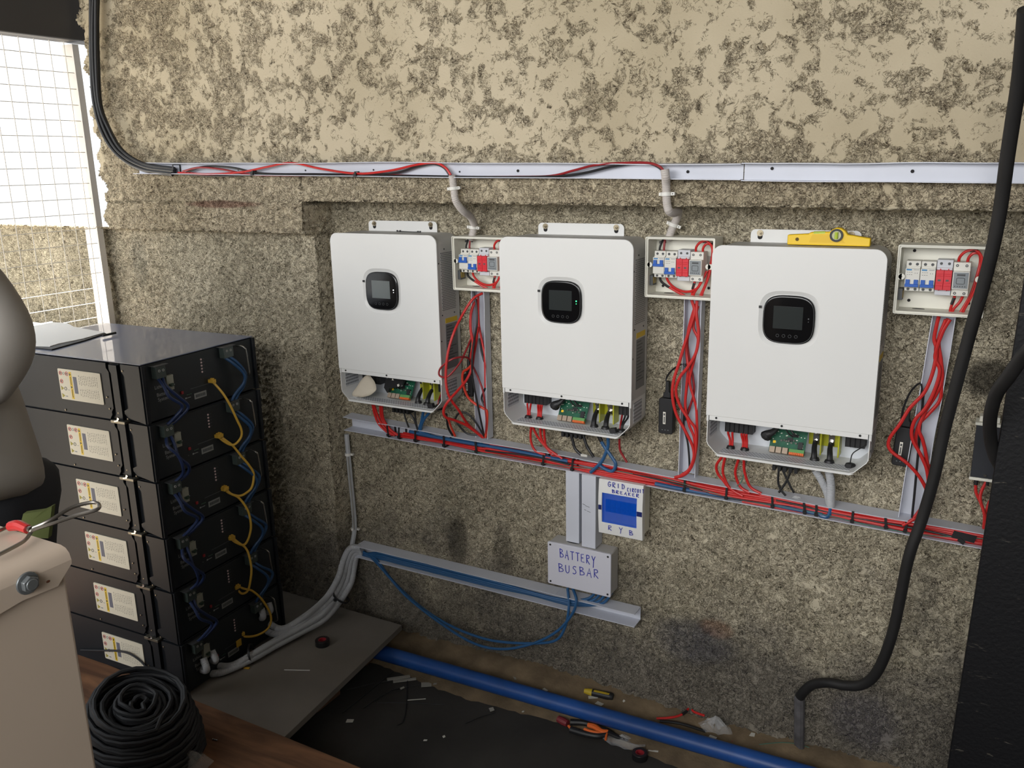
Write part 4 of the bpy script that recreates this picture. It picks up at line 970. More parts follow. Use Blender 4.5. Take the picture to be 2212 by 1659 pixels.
L_ = [([(2028, 683), (2022, 708), (2018, 733), (2023, 758), (2015, 804), (1997, 847), (1965, 882), (1944, 916), (1921, 949), (1924, 973), (1961, 1002), (1990, 1036), (2004, 1075), (1985, 1112), (1960, 1130)], [-.03, -.03, -.03, -.034, -.04, -.045, -.05, -.055, -.055, -.055, -.05, -.042, -.040, -.042, -.043], 'outermost red cable, bowing left over the data dongle beside the tilted trunking'),
      ([(2052, 690), (2035, 720), (2020, 770), (2030, 800), (2020, 840), (2000, 880), (1975, 910), (1970, 945), (1990, 985), (2003, 1020), (2004, 1070), (1980, 1115), (1950, 1135)], [-.034, -.036, -.036, -.036, -.04, -.044, -.046, -.046, -.042, -.040, -.040, -.042, -.043], 'second red cable from the left in the tilted trunking'),
      ([(2043, 690), (2028, 735), (2033, 780), (2035, 820), (2020, 855), (1998, 890), (1985, 925), (1993, 950), (2000, 980), (2006, 1030), (2001, 1080), (1975, 1118)], [-.028, -.028, -.03, -.032, -.034, -.036, -.038, -.036, -.034, -.034, -.038, -.043], 'third red cable from the left in the tilted trunking'),
      ([(2048, 688), (2022, 750), (2030, 790), (2034, 830), (2030, 865), (2005, 895), (1985, 918), (1978, 955), (1990, 985), (2008, 1010), (2010, 1060), (1995, 1105)], [-.026, -.026, -.028, -.030, -.03, -.03, -.032, -.03, -.03, -.03, -.034, -.042], 'innermost red cable in the tilted trunking')]
for p, ys, lab in L_: cable('power_cable', W(p, PX, ys), .0038, M_red, lab, 'cable', 'cables below the rightmost breaker box')
cable('signal_cable', W([(1995, 850), (1985, 960), (1976, 1060), (1970, 1118)], PX, [-.024]), .0026, M_black2, 'black cable along the left wall of the tilted trunking')

# high trunking: corrugated conduits and solar cables
c1p = W([(977, 378), (979, 395), (981, 410), (985, 434), (1000, 455), (1016, 468), (1024, 486), (1021, 505), (1016, 517)], PX, [-.150, -.146, -.143, -.142, -.115, -.070, -.036, -.026, -.024])
c1p[0] = c1p[0]
cable('corrugated_conduit', c1p, .0092, M_conduit, 'grey corrugated conduit bending down to the left breaker box', 'conduit', 'corrugated conduits', n=14, rib=(.0036, .045))
c2p = W([(1436, 366), (1438, 382), (1439, 397), (1440, 420), (1441, 440), (1445, 455), (1455, 460), (1465, 457), (1463, 470), (1455, 487), (1447, 508), (1443, 518)], PX, [-.163, -.162, -.148, -.143, -.142, -.140, -.110, -.060, -.036, -.028, -.026, -.024])
cable('corrugated_conduit', c2p, .0092, M_conduit, 'grey corrugated conduit with a sharp kink above the middle breaker box', 'conduit', 'corrugated conduits', n=14, rib=(.0036, .045))
def clip(c, ang, lab):
    b = MB(); c = Vector(c); d = Vector((math.sin(ang), 0, math.cos(ang)))
    b.cyl(c-d*.0042, c+d*.0042, .0122, 18, hole=.0096); s = Vector((d.z, 0, -d.x)); b.obox(c+s*.015, s*.0045, (0, .004, 0), d*.0036); b.obox(c-s*.0128, s*.0025, (0, .008, 0), d*.0036)
    q = b.build('pipe_clip', mat('white_clip', rgb(222, 220, 214), .45), bevel=.0006); props(q, lab, 'pipe clip', 'white pipe clips')
    b = MB(); b.cyl(c+s*.015+Vector((0, -.004, 0)), c+s*.015+Vector((0, -.0047, 0)), .0015, 8); b.build('nail', M_dgrey, q)
clip(at(980.5, 407, -.143), -.08, 'upper white clip on the left corrugated conduit'); clip(at(1022.5, 491, -.034), .1, 'lower white clip on the left corrugated conduit')
clip(at(1440, 419, -.143), -.03, 'upper white clip on the kinked conduit'); clip(at(1455, 485, -.028), .35, 'lower white clip on the kinked conduit')
HT = [([(385, 373), (450, 376), (520, 372), (580, 360), (630, 352), (690, 364), (770, 375), (840, 369), (900, 356), (940, 352), (962, 362), (974, 378)], [-.150], .0030, M_red, 'red solar cable waving above the lower lip, ending in the left conduit'),
      ([(390, 376), (470, 380), (560, 377), (660, 376), (770, 377), (850, 374), (900, 360), (935, 354), (958, 362), (972, 380)], [-.146], .0028, M_black2, 'black solar cable entering the left conduit'),
      ([(395, 370), (430, 362), (480, 366), (540, 377), (620, 379), (700, 378), (800, 377), (900, 380), (1010, 382), (1110, 382), (1190, 380), (1240, 368), (1290, 356), (1350, 352), (1400, 352), (1425, 360), (1434, 370)], [-.153, -.153, -.15, -.146, -.144, -.144, -.144, -.144, -.144, -.144, -.146, -.150, -.152, -.152, -.156, -.16, -.163], .0028, M_dred, 'dark red solar cable running on to the kinked conduit'),
      ([(400, 374), (440, 360), (500, 362), (560, 374), (650, 377), (760, 380), (880, 380), (1000, 382), (1120, 383), (1200, 381), (1260, 374), (1320, 360), (1370, 353), (1405, 354), (1424, 362), (1432, 371)], [-.148], .0030, M_black2, 'long black solar cable running on to the kinked conduit')]
for p, ys, r_, m_, lab in HT: cable('solar_cable', W(p, PX, ys), r_, m_, lab, 'cable', 'solar cables in the high trunking', k=6)
q = at(376, 362, -.155); tie('cable_tie', (q.x, -.146, q.z-.003), .004, .022, .026, 'upright black cable tie where the black cable bundle enters the high trunking', group='ties on the high trunking')
q = at(770, 375, -.150); tie('cable_tie', (q.x, -.148, q.z), .006, .010, .014, 'black cable tie on the solar cables above the leftmost inverter', group='ties on the high trunking')
q = at(548, 373, -.150); tie('cable_tie', (q.x, -.148, q.z), .006, .010, .014, 'black cable tie on the solar cables above the wall pier', group='ties on the high trunking')
# bundle of black cables coming down the left edge
bp = [(205, -40), (203, 60), (205, 150), (211, 225), (230, 285), (262, 333), (310, 362), (375, 372)]
rb_ = random.Random(5)
spots = [(0, 0), (.009, .003), (-.009, .003), (.005, -.008), (-.005, -.008), (.0, .009), (.013, -.006)]
wl = ['centre strand', 'right strand', 'left strand', 'front right strand', 'front left strand', 'rear strand', 'outer right strand']
for k, (ox, oy) in enumerate(spots):
    ys = [-.165, -.165, -.165, -.165, -.165, -.160, -.152, -.146]
    pts = W(bp, PX, ys)
    pts = [p+Vector((ox*(1.25 if i < 5 else .7)+rb_.uniform(-.002, .002), oy*(1 if i < 6 else .5), ox*(.0 if i < 4 else (1.1 if i < 6 else .8)))) for i, p in enumerate(pts)]
    cable('supply_cable', pts, .0056, M_black2, 'black cable of the bundle beside the mesh screen, '+wl[k], 'cable', 'black cable bundle at the left edge', n=8)

# upright conduit left of the lower wall and the hoses to the batteries
cp = W([(749, 938), (753, 985), (758, 1040), (763, 1090), (766, 1142), (757, 1195), (748, 1230), (736, 1268), (712, 1308)], PX, [-.014, -.014, -.014, -.014, -.016, -.03, -.05, -.08, -.12])
cable('cable_conduit', cp, .0078, M_hose, 'upright white hose below the left end of the long trunking', 'conduit')
cable('flat_cable', [p+Vector((.004, -.0075, 0)) for p in cp[1:5]], .0022, mat('grey_flex', rgb(150, 148, 142), .5), 'thin grey flex taped along the upright white hose', 'cable')
for (px, py, lab) in ((752, 981, 'upper'), (765, 1142, 'lower')):
    c = at(px, py, -.014); b = MB(); b.cyl(c-Vector((0, 0, .004)), c+Vector((0, 0, .004)), .0105, 16, hole=.008); b.obox(c+Vector((.013, .004, 0)), (.005, 0, 0), (0, .004, 0), (0, 0, .003)); props(b.build('pipe_clip', mat('white_clip', (1, 1, 1))), lab+' clip on the upright white hose', 'pipe clip', 'white pipe clips')
ZB_ = .102
def Z3(l):
    out = []
    for q in l: out.append(atz(q[1], q[2], q[3]) if q[0] == 'z' else at(q[1], q[2], q[3]))
    return out
hz = [([(-.700, -.580, .182), (-.688, -.585, .150)], [('z', 417, 1436, .135), ('z', 442, 1452, .114), ('z', 480, 1452, .114), ('z', 542, 1425, .116), ('z', 590, 1398, .116), ('z', 650, 1366, .118), ('z', 700, 1338, .124), ('y', 735, 1298, -.10), ('y', 757, 1262, -.055), ('y', 764, 1232, -.035), ('y', 770, 1203, -.03), ('y', 784, 1195, -.028)], 'front white hose curving from the bottom battery to the low trunking'),
      ([(-.702, -.548, .186), (-.690, -.550, .160)], [('z', 436, 1412, .135), ('z', 460, 1434, .122), ('z', 500, 1438, .120), ('z', 548, 1412, .128), ('z', 592, 1386, .130), ('z', 645, 1358, .132), ('z', 695, 1328, .140), ('y', 728, 1290, -.10), ('y', 748, 1255, -.06), ('y', 756, 1222, -.042), ('y', 766, 1196, -.034), ('y', 784, 1191, -.030)], 'second white hose curving from the bottom battery to the low trunking'),
      ([(-.712, -.345, .215), (-.704, -.350, .190)], [('z', 556, 1335, .150), ('z', 572, 1360, .128), ('z', 605, 1370, .128), ('z', 650, 1346, .142), ('z', 692, 1318, .146), ('y', 720, 1288, -.115), ('y', 740, 1250, -.07), ('y', 749, 1215, -.05), ('y', 762, 1190, -.040), ('y', 782, 1187, -.032)], 'white hose from the right-hand terminal of the bottom battery, inner bend'),
      ([(-.712, -.315, .218), (-.704, -.320, .196)], [('z', 566, 1325, .160), ('z', 584, 1348, .142), ('z', 612, 1358, .140), ('z', 655, 1334, .156), ('z', 688, 1308, .160), ('y', 712, 1282, -.125), ('y', 732, 1245, -.085), ('y', 742, 1210, -.06), ('y', 757, 1184, -.046), ('y', 780, 1183, -.036)], 'white hose from the right-hand terminal of the bottom battery, outer bend')]
for st, rest, lab in hz:
    cable('corrugated_hose', [Vector(p) for p in st]+Z3(rest), .0098, M_hose, lab, 'hose', 'white battery hoses', n=12, k=7, rib=(.0045, .03))
for (px, py, lab) in ((543, 1412, 'black tie round the white hoses beside the batteries'), (650, 1352, 'black tie round the white hoses in the middle of the board'), (737, 1290, 'black tie round the white hoses near the wall')):
    c = atz(px, py, .125) if px < 700 else at(px, py, -.10); b = MB(); d = Vector((.8, .55, .15 if px < 700 else 1.4)).normalized()
    b.cyl(c-d*.003, c+d*.003, .029, 20, hole=.027); b.obox(c+Vector((0, -.029, .004)), (.004, 0, 0), (0, .003, 0), (0, 0, .004)); props(b.build('cable_tie', M_black), lab, 'cable tie', 'ties on the white hoses')
# blue battery cables: four along the low trunking and two sagging below it
LB = 'blue battery cables at the low trunking'
for k, (dz, ly, lab) in enumerate(((.010, -.040, 'uppermost'), (.003, -.042, 'second'), (-.004, -.040, 'third'), (-.0105, -.036, 'lowest'))):
    P = [at(784, 1197+k*1.5, -.030)]
    for x in (-.50, -.40, -.25, -.10, .03):
        P.append(Vector((x, ly, .2995+dz*(1.-.5*(x > .0)))))
    P += [Vector((.12, ly, .2985+dz*.6)), Vector((.17, ly+.002, .302+dz*.8)), Vector((.215+.012*k, -.034, .322+dz*.4)), Vector((.238+.014*k, -.028, .356))]
    cable('battery_cable', P, .0040, M_blue, lab+' of the four blue cables lying in the low trunking', 'cable', LB)
cable('battery_cable', W([(785, 1195), (805, 1207), (835, 1240), (880, 1290), (950, 1345), (1020, 1388), (1080, 1402), (1145, 1392), (1200, 1366), (1235, 1328), (1245, 1297), (1237, 1270)], PX, [-.030, -.045, -.06, -.07, -.08, -.08, -.08, -.075, -.07, -.065, -.058, -.030]), .0040, M_blue, 'blue cable sagging lowest under the low trunking', 'cable', 'sagging blue cables')
cable('battery_cable', W([(785, 1192), (812, 1208), (850, 1256), (905, 1308), (970, 1350), (1040, 1378), (1100, 1388), (1170, 1389), (1205, 1380), (1222, 1350), (1229, 1310), (1226, 1270)], PX, [-.028, -.043, -.055, -.065, -.07, -.07, -.07, -.072, -.07, -.064, -.056, -.030]), .0040, M_blue, 'blue cable sagging just above the lowest one', 'cable', 'sagging blue cables')
# heavy black hose hanging at the right
cable('supply_hose', W([(2216, 20), (2203, 160), (2188, 260), (2176, 340), (2164, 430), (2148, 520), (2126, 610), (2098, 710), (2066, 830), (2040, 930), (2018, 1030), (1992, 1120), (1964, 1200), (1945, 1290), (1930, 1360), (1910, 1420), (1888, 1460), (1862, 1479), (1828, 1481), (1790, 1475), (1758, 1478), (1738, 1492), (1728, 1505)], PX,
      [-.42, -.36, -.32, -.29, -.26, -.235, -.21, -.185, -.16, -.14, -.13, -.12, -.12, -.11, -.10, -.09, -.08, -.07, -.06, -.05, -.03, -.022, -.016]), .0118, M_rub, 'thick black hose hanging down the right side of the wall', 'hose', n=14)
cable('supply_hose', W([(2232, 745), (2206, 775), (2180, 812), (2154, 848), (2142, 885), (2138, 920), (2141, 955), (2149, 985), (2162, 1010)], PX, [-.40, -.37, -.34, -.30, -.26, -.22, -.19, -.17, -.15]), .0118, M_rub, 'black hose curling round the edge of the black board', 'hose', n=14)
# mortared channel where the thick hose enters the wall
b = MB(); p0 = at(1728, 1512, .0); p1 = at(1728, 1612, .0); b.tube([p0+Vector((0, -.004, .012)), p0+Vector((0, -.006, 0)), (p0+p1)/2+Vector((0, -.008, 0)), p1+Vector((0, -.008, -.01))], .013, 10)
props(b.build('buried_pipe', mat('sooty_mortar', rgb(84, 82, 84), .9, var=.4, vscale=30, bump=1., bscale=80)), 'mortar-covered pipe stub where the thick black hose enters the wall', 'pipe')
# ------------------------------------------------------------------ battery stack
M_bat = mat('black_battery_steel', rgb(23, 27, 32), .5, spec=.35, var=.12, vscale=6)
M_bat2 = mat('black_battery_front', rgb(26, 31, 33), .5)
M_batd = mat('battery_gap', rgb(16, 17, 18), .8)
M_lid_sheen = mat('battery_lid_sky_sheen', rgb(98, 109, 140), .42, .0, spec=1., coat=.6)  # black lid; the bluish sky sheen is put into its base colour
M_silk = mat('silk_print', rgb(150, 152, 150), .6)
BROT = math.radians(2.5); BX = Vector((math.cos(BROT), math.sin(BROT), 0)); BY = Vector((-math.sin(BROT), math.cos(BROT), 0))
BO = atz(301, 790, 1.02); HB = .1533; WB = .395
def atb(px, py, d):            # on the plane d in front of the battery faces
    r_ = ray(px, py); o = BO+BX*d; t = (o-CAM).dot(BX)/r_.dot(BX); return CAM+r_*t
def ats(px, py, d=0.):         # on the side plane facing the camera
    r_ = ray(px, py); o = BO-BY*d; t = (o-CAM).dot(BY)/r_.dot(BY); return CAM+r_*t
def text_mesh(txt, size, name, m_, parent, org, ux, uz, off):
    """flat lettering laid on a face: org lower left, ux reading direction, uz up"""
    cu = bpy.data.curves.new(name, 'FONT'); cu.body = txt; cu.size = size; o = bpy.data.objects.new(name, cu); C.objects.link(o)
    dg = bpy.context.evaluated_depsgraph_get(); me = bpy.data.meshes.new_from_object(o.evaluated_get(dg)); bpy.data.objects.remove(o)
    ux, uz, off = Vector(ux), Vector(uz), Vector(off)
    for v in me.vertices: v.co = Vector(org)+ux*v.co.x+uz*v.co.y+off
    me.materials.clear(); me.materials.append(m_)
    q = bpy.data.objects.new(name, me); C.objects.link(q); q.parent = parent; return q
def label_parts(par):
    """rating sheet turned on its side: warning icons, yellow strip, dark picture and columns of print"""
    x0, x1, z0, z1 = -.307, -.144, .038, .121
    y = -.0042
    b = MB(); b.prism(rrect(x0, x1, z0, z1, .003, 3), 'y', -.002, y); s = b.build('rating_label', mat('label_paper', rgb(206, 200, 182), .6), par, local=True)
    b = MB(); b.box(x0+.043, x0+.052, y-.0004, y, z0+.004, z1-.006); b.build('yellow_strip', mat('strip_yellow', rgb(216, 182, 40), .5), s, local=True)
    b = MB()
    for z in (z1-.013, z0+.036): b.prism([(x0+.045, z-.004), (x0+.045, z+.004), (x0+.0505, z)], 'y', y-.0004, y-.0007)
    for za, zb in ((z0+.008, z0+.030), (z0+.042, z0+.064)): b.box(x0+.0465, x0+.0485, y-.0007, y-.0004, za, zb)
    b.build('strip_print', M_black, s, local=True)
    b = MB(); b.box(x0+.057, x0+.070, y-.0004, y, z0+.020, z1-.018); b.build('dark_panel', mat('label_picture', rgb(96, 98, 112), .6), s, local=True)
    b = MB(); q = random.Random(2)
    for k in range(11):
        x = x0+.079+.0068*k
        for za, zb in ((z0+.012, z0+.036), (z0+.044, z1-.012)):
            z = za+q.uniform(0, .004)
            while z < zb: l = q.uniform(.002, .006); b.box(x, x+.0013, y-.0003, y, z, min(z+l, zb)); z += l+q.uniform(.0015, .003)
    b.build('small_print', mat('print_grey', rgb(150, 146, 134), .6), s, local=True)
    ring = lambda cx, cz, r_: b.cyl((cx, y, cz), (cx, y-.0005, cz), r_, 16, hole=r_*.72)
    for (cx, cz) in ((x0+.010, z1-.012), (x0+.034, z1-.012), (x0+.010, z1-.034)):
        b = MB(); ring(cx, cz, .0058); b.obox((cx, y-.0003, cz), (.0048, 0, .0030), (0, .0002, 0), (-.0004, 0, .0006)); b.build('prohibition_icon', mat('icon_red', rgb(190, 84, 84), .6), s, local=True)
        b = MB(); b.prism([(cx-.002, cz-.003), (cx-.002, cz+.003), (cx+.0025, cz)], 'y', y-.0005, y-.0007); b.build('icon_figure', M_dgrey, s, local=True)
    for (cx, cz) in ((x0+.010, z0+.030), (x0+.010, z0+.010)):
        b = MB(); b.prism([(cx-.005, cz-.006), (cx-.005, cz+.006), (cx+.0055, cz)], 'y', y, y-.0004); b.build('warning_icon', mat('icon_olive', rgb(150, 140, 50), .6), s, local=True)
    b = MB(); ring(x0+.022, z0+.030, .0048); b.build('round_icon', M_dgrey, s, local=True)
    b = MB(); ring(x0+.022, z1-.012, .0040)
    b.box(x0+.031, x0+.037, y-.0004, y, z0+.027, z0+.028); b.box(x0+.018, x0+.026, y-.0004, y, z0+.008, z0+.0105); b.build('icons', M_grey, s, local=True)

def make_battery(label):
    t = thing('battery_module', label, 'battery', (0, 0, 0), 'stacked battery modules')
    H = HB; g = .0022
    b = MB(); b.box(-.62, -.004, .006, WB-.004, g, H-.001); b.build('case', M_bat, t, local=True, bevel=.0015)
    # side sheet with clipped corners next to the joints
    b = MB(); b.prism([(-.62, g), (-.130, g), (-.121, g+.012), (-.121, g+.020), (-.113, g+.030), (-.113, H-.026), (-.121, H-.016), (-.121, H-.003), (-.62, H-.003)], 'y', .006, -.002)
    b.build('side_sheet', M_bat, t, local=True)
    b = MB(); b.box(-.113, -.080, .004, .007, g, H-.002); b.build('gap_shade_plate', M_batd, t, local=True)  # dark plate in the gap, standing in for the shade there
    b = MB(); b.prism([(-.103, g), (-.080, g), (-.080, H-.006), (-.108, H-.006), (-.108, H-.020), (-.103, H-.028)], 'y', .004, -.004); po = b.build('corner_post', M_bat, t, local=True)
    b = MB(); b.prism([(-.072, g+.020), (-.060, g+.010), (-.0, g), (-.0, H-.002), (-.066, H-.002), (-.066, H-.020), (-.056, H-.032), (-.056, g+.036), (-.072, g+.028)], 'y', .006, -.003); b.build('front_flange', M_bat, t, local=True)
    b = MB(); b.box(-.118, -.066, -.012, .006, -.004, .0035); br = b.build('joining_bracket', mat('bracket_steel', rgb(120, 116, 104), .4, .7), t, local=True, bevel=.001)
    b = MB(); b.obox((-.092, -.013, .0045), (.009, -.001, .002), (0, .003, 0), (0, 0, .0016)); b.obox((-.086, -.013, .009), (.0016, 0, .004), (0, .002, 0), (.003, 0, -.001)); b.build('wing_screw', M_steel, br, local=True)
    for (x, z) in ((-.063, .010), (-.060, H-.018), (-.095, .022), (-.130, .060), (-.126, .030), (-.300+.0, .008)):
        b = MB(); b.sphere((x, -.0035, z), .0026, .0015, .0026, 8, 5); b.build('rivet', M_screw, t, local=True)
    label_parts(t)
    # front panel
    b = MB(); b.box(-.004, .0, .012, WB-.012, g+.002, H-.003); fp = b.build('front_panel', M_bat2, t, local=True, bevel=.0006)
    for ya in (.0, WB-.010):
        b = MB(); b.box(-.004, .006, ya, ya+.010, g, H-.002); b.build('rack_ear', M_bat, t, local=True, bevel=.001)
    def F(name, y0, y1, z0, z1, d, m_, par=fp, bev=0):
        q = MB(); q.box(0, d, y0, y1, H+z0, H+z1); return q.build(name, m_, par, local=True, bevel=bev)
    for (y0, y1, z0, z1) in ((.032, .063, -.041, -.008), (.262, .298, -.036, -.005)):
        q = F('terminal_cover', y0, y1, z0, z1, .018, mat('smoke_cover', rgb(66, 76, 72), .25), bev=.001)
        for yy in (.3, .7):
            b = MB(); b.cyl((.018, y0+(y1-y0)*yy, H+z0+.020), (.0195, y0+(y1-y0)*yy, H+z0+.020), .0035, 12, hole=.0018); b.build('terminal_mark', M_silk, q, local=True)
        b = MB(); b.box(0, .022, y0-.008, y1+.006, H+z1, H+z1+.0012); b.build('cover_lip', M_dgrey, q, local=True)
    q = F('main_switch', .068, .090, -.080, -.041, .010, mat('switch_beige', rgb(150, 150, 136), .5), bev=.0006)
    b = MB(); b.box(.010, .014, .073, .086, H-.068, H-.063); b.box(.010, .017, .076, .083, H-.070, H-.064); b.build('toggle', mat('toggle_green', rgb(44, 62, 50), .5), q, local=True)
    for k in range(5):
        b = MB(); b.cyl((0, .1955, H-.025-.0085*k), (.0015, .1955, H-.025-.0085*k), .0026, 10); b.build('indicator_light', mat('pale_pink_led', rgb(206, 180, 178), .4), fp, local=True)
        b = MB(); b.box(0, .0004, .2015, .2075, H-.0255-.0085*k, H-.0245-.0085*k); b.build('print_line', M_dgrey, fp, local=True)
    q = F('serial_label', .160, .202, -.127, -.111, .0008, mat('serial_grey', rgb(136, 138, 134), .5))
    b = MB(); rr_ = random.Random(4); y = .164
    while y < .198: w_ = rr_.uniform(.0006, .0018); b.box(.0008, .0011, y, y+w_, H-.123, H-.115); y += w_+rr_.uniform(.0006, .0014)
    b.build('barcode', M_dgrey, q, local=True)
    F('red_button', .116, .123, -.102, -.094, .004, mat('reset_red', rgb(150, 40, 44), .4), bev=.0008)
    for k in range(4): F('green_lamp', .136+.0042*k, .138+.0042*k, -.109, -.1075, .001, mat('lamp_green', rgb(90, 130, 100), .4))
    F('white_print', .129, .134, -.1185, -.1145, .0004, M_silk); F('white_print', .135, .148, -.1175, -.1160, .0004, M_silk)
    F('white_print', .1145, .1160, -.1170, -.1155, .0004, M_silk); F('socket_row', .226, .236, -.096, -.087, .001, M_batd); F('socket_row', .150, .222, -.0965, -.0945, .0003, M_dgrey)
    F('switch_print', .094, .099, -.048, -.0455, .0004, M_grey); F('switch_print', .094, .101, -.072, -.0695, .0004, M_grey)
    text_mesh('Lithium', .0130, 'panel_lettering', M_silk, fp, (.0004, .036, H-.070), (0, 1, 0), (0, 0, 1), (0, 0, 0))
    text_mesh('Battery', .0130, 'panel_lettering', M_silk, fp, (.0004, .040, H-.090), (0, 1, 0), (0, 0, 1), (0, 0, 0))
    text_mesh('System', .0130, 'panel_lettering', M_silk, fp, (.0004, .042, H-.103), (0, 1, 0), (0, 0, 1), (0, 0, 0))
    b = MB(); b.tube([(0, .330, H-.014), (.016, .331, H-.014), (.027, .332, H-.019), (.029, .334, H-.030), (.029, .338, H-.080), (.027, .339, H-.093), (.016, .339, H-.099), (0, .339, H-.099)], .0026, 8, 5)
    b.build('carry_handle', mat('chrome_handle', rgb(150, 150, 146), .25, .9), t, local=True)
    return t
pos = ['topmost', 'second from the top', 'third from the top', 'third from the bottom', 'second from the bottom', 'bottom']
ext = ['with a paper on its lid', 'below the one with the paper', 'its label behind the wire loop', 'directly below the wire loop', 'next to the lowest', 'with thick white hoses plugged in']
proto = None
for i in range(6):
    lab = 'black battery module, '+pos[i]+' of the stack, '+ext[i]
    if proto is None: proto = make_battery(lab); o = proto
    else: o = copy_tree(proto); o['label'] = lab
    o.location = (BO.x+.0035*i, BO.y, 1.02-HB*(i+1)); o.rotation_euler[2] = BROT
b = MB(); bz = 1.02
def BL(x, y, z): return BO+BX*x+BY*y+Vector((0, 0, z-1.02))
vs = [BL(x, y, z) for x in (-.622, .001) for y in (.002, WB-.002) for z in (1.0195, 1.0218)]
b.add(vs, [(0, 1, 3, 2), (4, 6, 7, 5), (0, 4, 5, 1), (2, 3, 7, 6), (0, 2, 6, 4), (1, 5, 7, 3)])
props(b.build('lid_sheet', M_lid_sheen, bevel=.0006), 'smooth black lid sheet, bluish sky sheen in its colour, covering the top of the battery stack', 'lid')
for (x, y) in ((-.098, .012), (-.085, .010), (-.045, WB-.012), (-.58, WB-.014)):
    pass
# paper on a dark folder and a pen, on the stack
def flat(pts, z0, z1, name, m_, lab, cat, curl=0):
    b = MB(); P = [atz(a, c, z0) for a, c in pts]; n = len(P)
    b.add([Vector((p.x, p.y, z0)) for p in P]+[Vector((p.x, p.y, z1)) for p in P], [tuple(range(n))[::-1], tuple(range(n, 2*n))]+[(i, (i+1) % n, n+(i+1) % n, n+i) for i in range(n)])
    return props(b.build(name, m_, smooth=False), lab, cat)
flat([(40, 712), (78, 710), (160, 711), (229, 722), (181, 738), (112, 757), (76, 753), (30, 748)], 1.022, 1.0255, 'folder', M_black, 'thin black folder under the paper on the battery stack', 'folder')
flat([(40, 706), (78, 704), (116, 697), (145, 699), (160, 707), (226, 719), (181, 732), (127, 743), (108, 749), (76, 748), (30, 744)], 1.0258, 1.0275, 'paper_sheets', mat('white_paper', rgb(246, 246, 244), .6), 'white sheets of paper lying on the battery stack', 'paper')
b = MB(); b.tube([atz(222, 725, 1.029), atz(250, 719, 1.029)], .0035, 8); props(b.build('pen', M_black), 'black pen at the tip of the paper on the battery stack', 'pen')
# yellow patch cables, port to port
yl = [[(458, 823), (470, 836), (483, 852), (497, 875), (511, 905), (521, 927), (521, 943), (511, 957), (499, 961), (483, 953), (470, 942)],
      [(474, 940), (486, 950), (503, 963), (521, 985), (538, 1005), (548, 1024), (544, 1052), (530, 1066), (516, 1071), (497, 1066), (482, 1056)],
      [(486, 1054), (498, 1066), (514, 1074), (528, 1090), (538, 1110), (542, 1139), (536, 1165), (526, 1177), (510, 1172), (496, 1162)],
      [(500, 1160), (515, 1172), (530, 1183), (538, 1200), (543, 1228), (541, 1254), (535, 1276), (522, 1282), (508, 1268)],
      [(512, 1266), (528, 1272), (546, 1277), (568, 1298), (585, 1330), (580, 1356), (556, 1372), (530, 1375), (521, 1368)]]
for k, l in enumerate(yl):
    n = len(l); ds = [.004+.042*math.sin(math.pi*min(1, max(0, i/(n-1)))) for i in range(n)]
    q = cable('patch_cable', [atb(a, c, d) for (a, c), d in zip(l, ds)], .0033, M_yelcable, 'yellow patch cable joining the '+['topmost and second battery', 'second and third battery', 'third and fourth battery', 'fourth and fifth battery', 'fifth and bottom battery'][k]+' of the stack', 'cable', 'yellow patch cables')
    for e in (0, -1):
        p = atb(*l[e], .010); b = MB(); b.obox(p, BX*.010, BY*.0055, (0, 0, .0050)); b.obox(p+BX*.002+Vector((0, 0, .006)), BX*.006, BY*.002, (.0, 0, .0025)); b.build('patch_plug', M_yelcable, q, bevel=.001)
b = MB(); p = atb(516, 1389, .02); b.obox(p, BX*.001, BY*.010, (0, 0, .011)); props(b.build('cable_flag', M_yelcable, bevel=.001), 'folded yellow flag label hanging below the lowest patch cable', 'tag')
# blue links between battery terminals
bl = []
for i in range(5):
    z0 = 1.02-HB*i; dx = .0035*i
    bl.append(([(dx+.010, .270, z0-.034), (dx+.028, .282, z0-.052), (dx+.040, .306, z0-.085), (dx+.036, .306, z0-.112), (dx+.024, .282, z0-.140), (dx+.012, .270, z0-.168)], 'outer right'))
    bl.append(([(dx+.010, .286, z0-.034), (dx+.026, .300, z0-.054), (dx+.034, .318+.004*i, z0-.088), (dx+.030, .312, z0-.120), (dx+.020, .296, z0-.145), (dx+.012, .286, z0-.170)], 'inner right'))
    v = (-1)**i*.012
    bl.append(([(dx+.012, .040, z0-.040), (dx+.034, .030+v*.5, z0-.058), (dx+.046, .040, z0-.085), (dx+.048, .062+v, z0-.118), (dx+.034, .058, z0-.145), (dx+.014, .042, z0-.168)], 'outer left'))
    bl.append(([(dx+.012, .054, z0-.040), (dx+.032, .046, z0-.060), (dx+.042, .058+v, z0-.092), (dx+.042, .086+v, z0-.125), (dx+.030, .078, z0-.150), (dx+.014, .056, z0-.170)], 'inner left'))
for k, (l, w_) in enumerate(bl):
    cable('link_cable', [BL(*p) for p in l], .0042, mat('shaded_blue_link', rgb(26, 44, 84), .5) if 'left' in w_ else mat('blue_link', rgb(34, 70, 108), .5), w_+' blue link between the '+['topmost and second', 'second and third', 'third and fourth', 'fourth and fifth', 'fifth and bottom'][k//4]+' batteries', 'cable', 'blue links between the batteries')  # links darkened, left ones more: weak light put into their colour

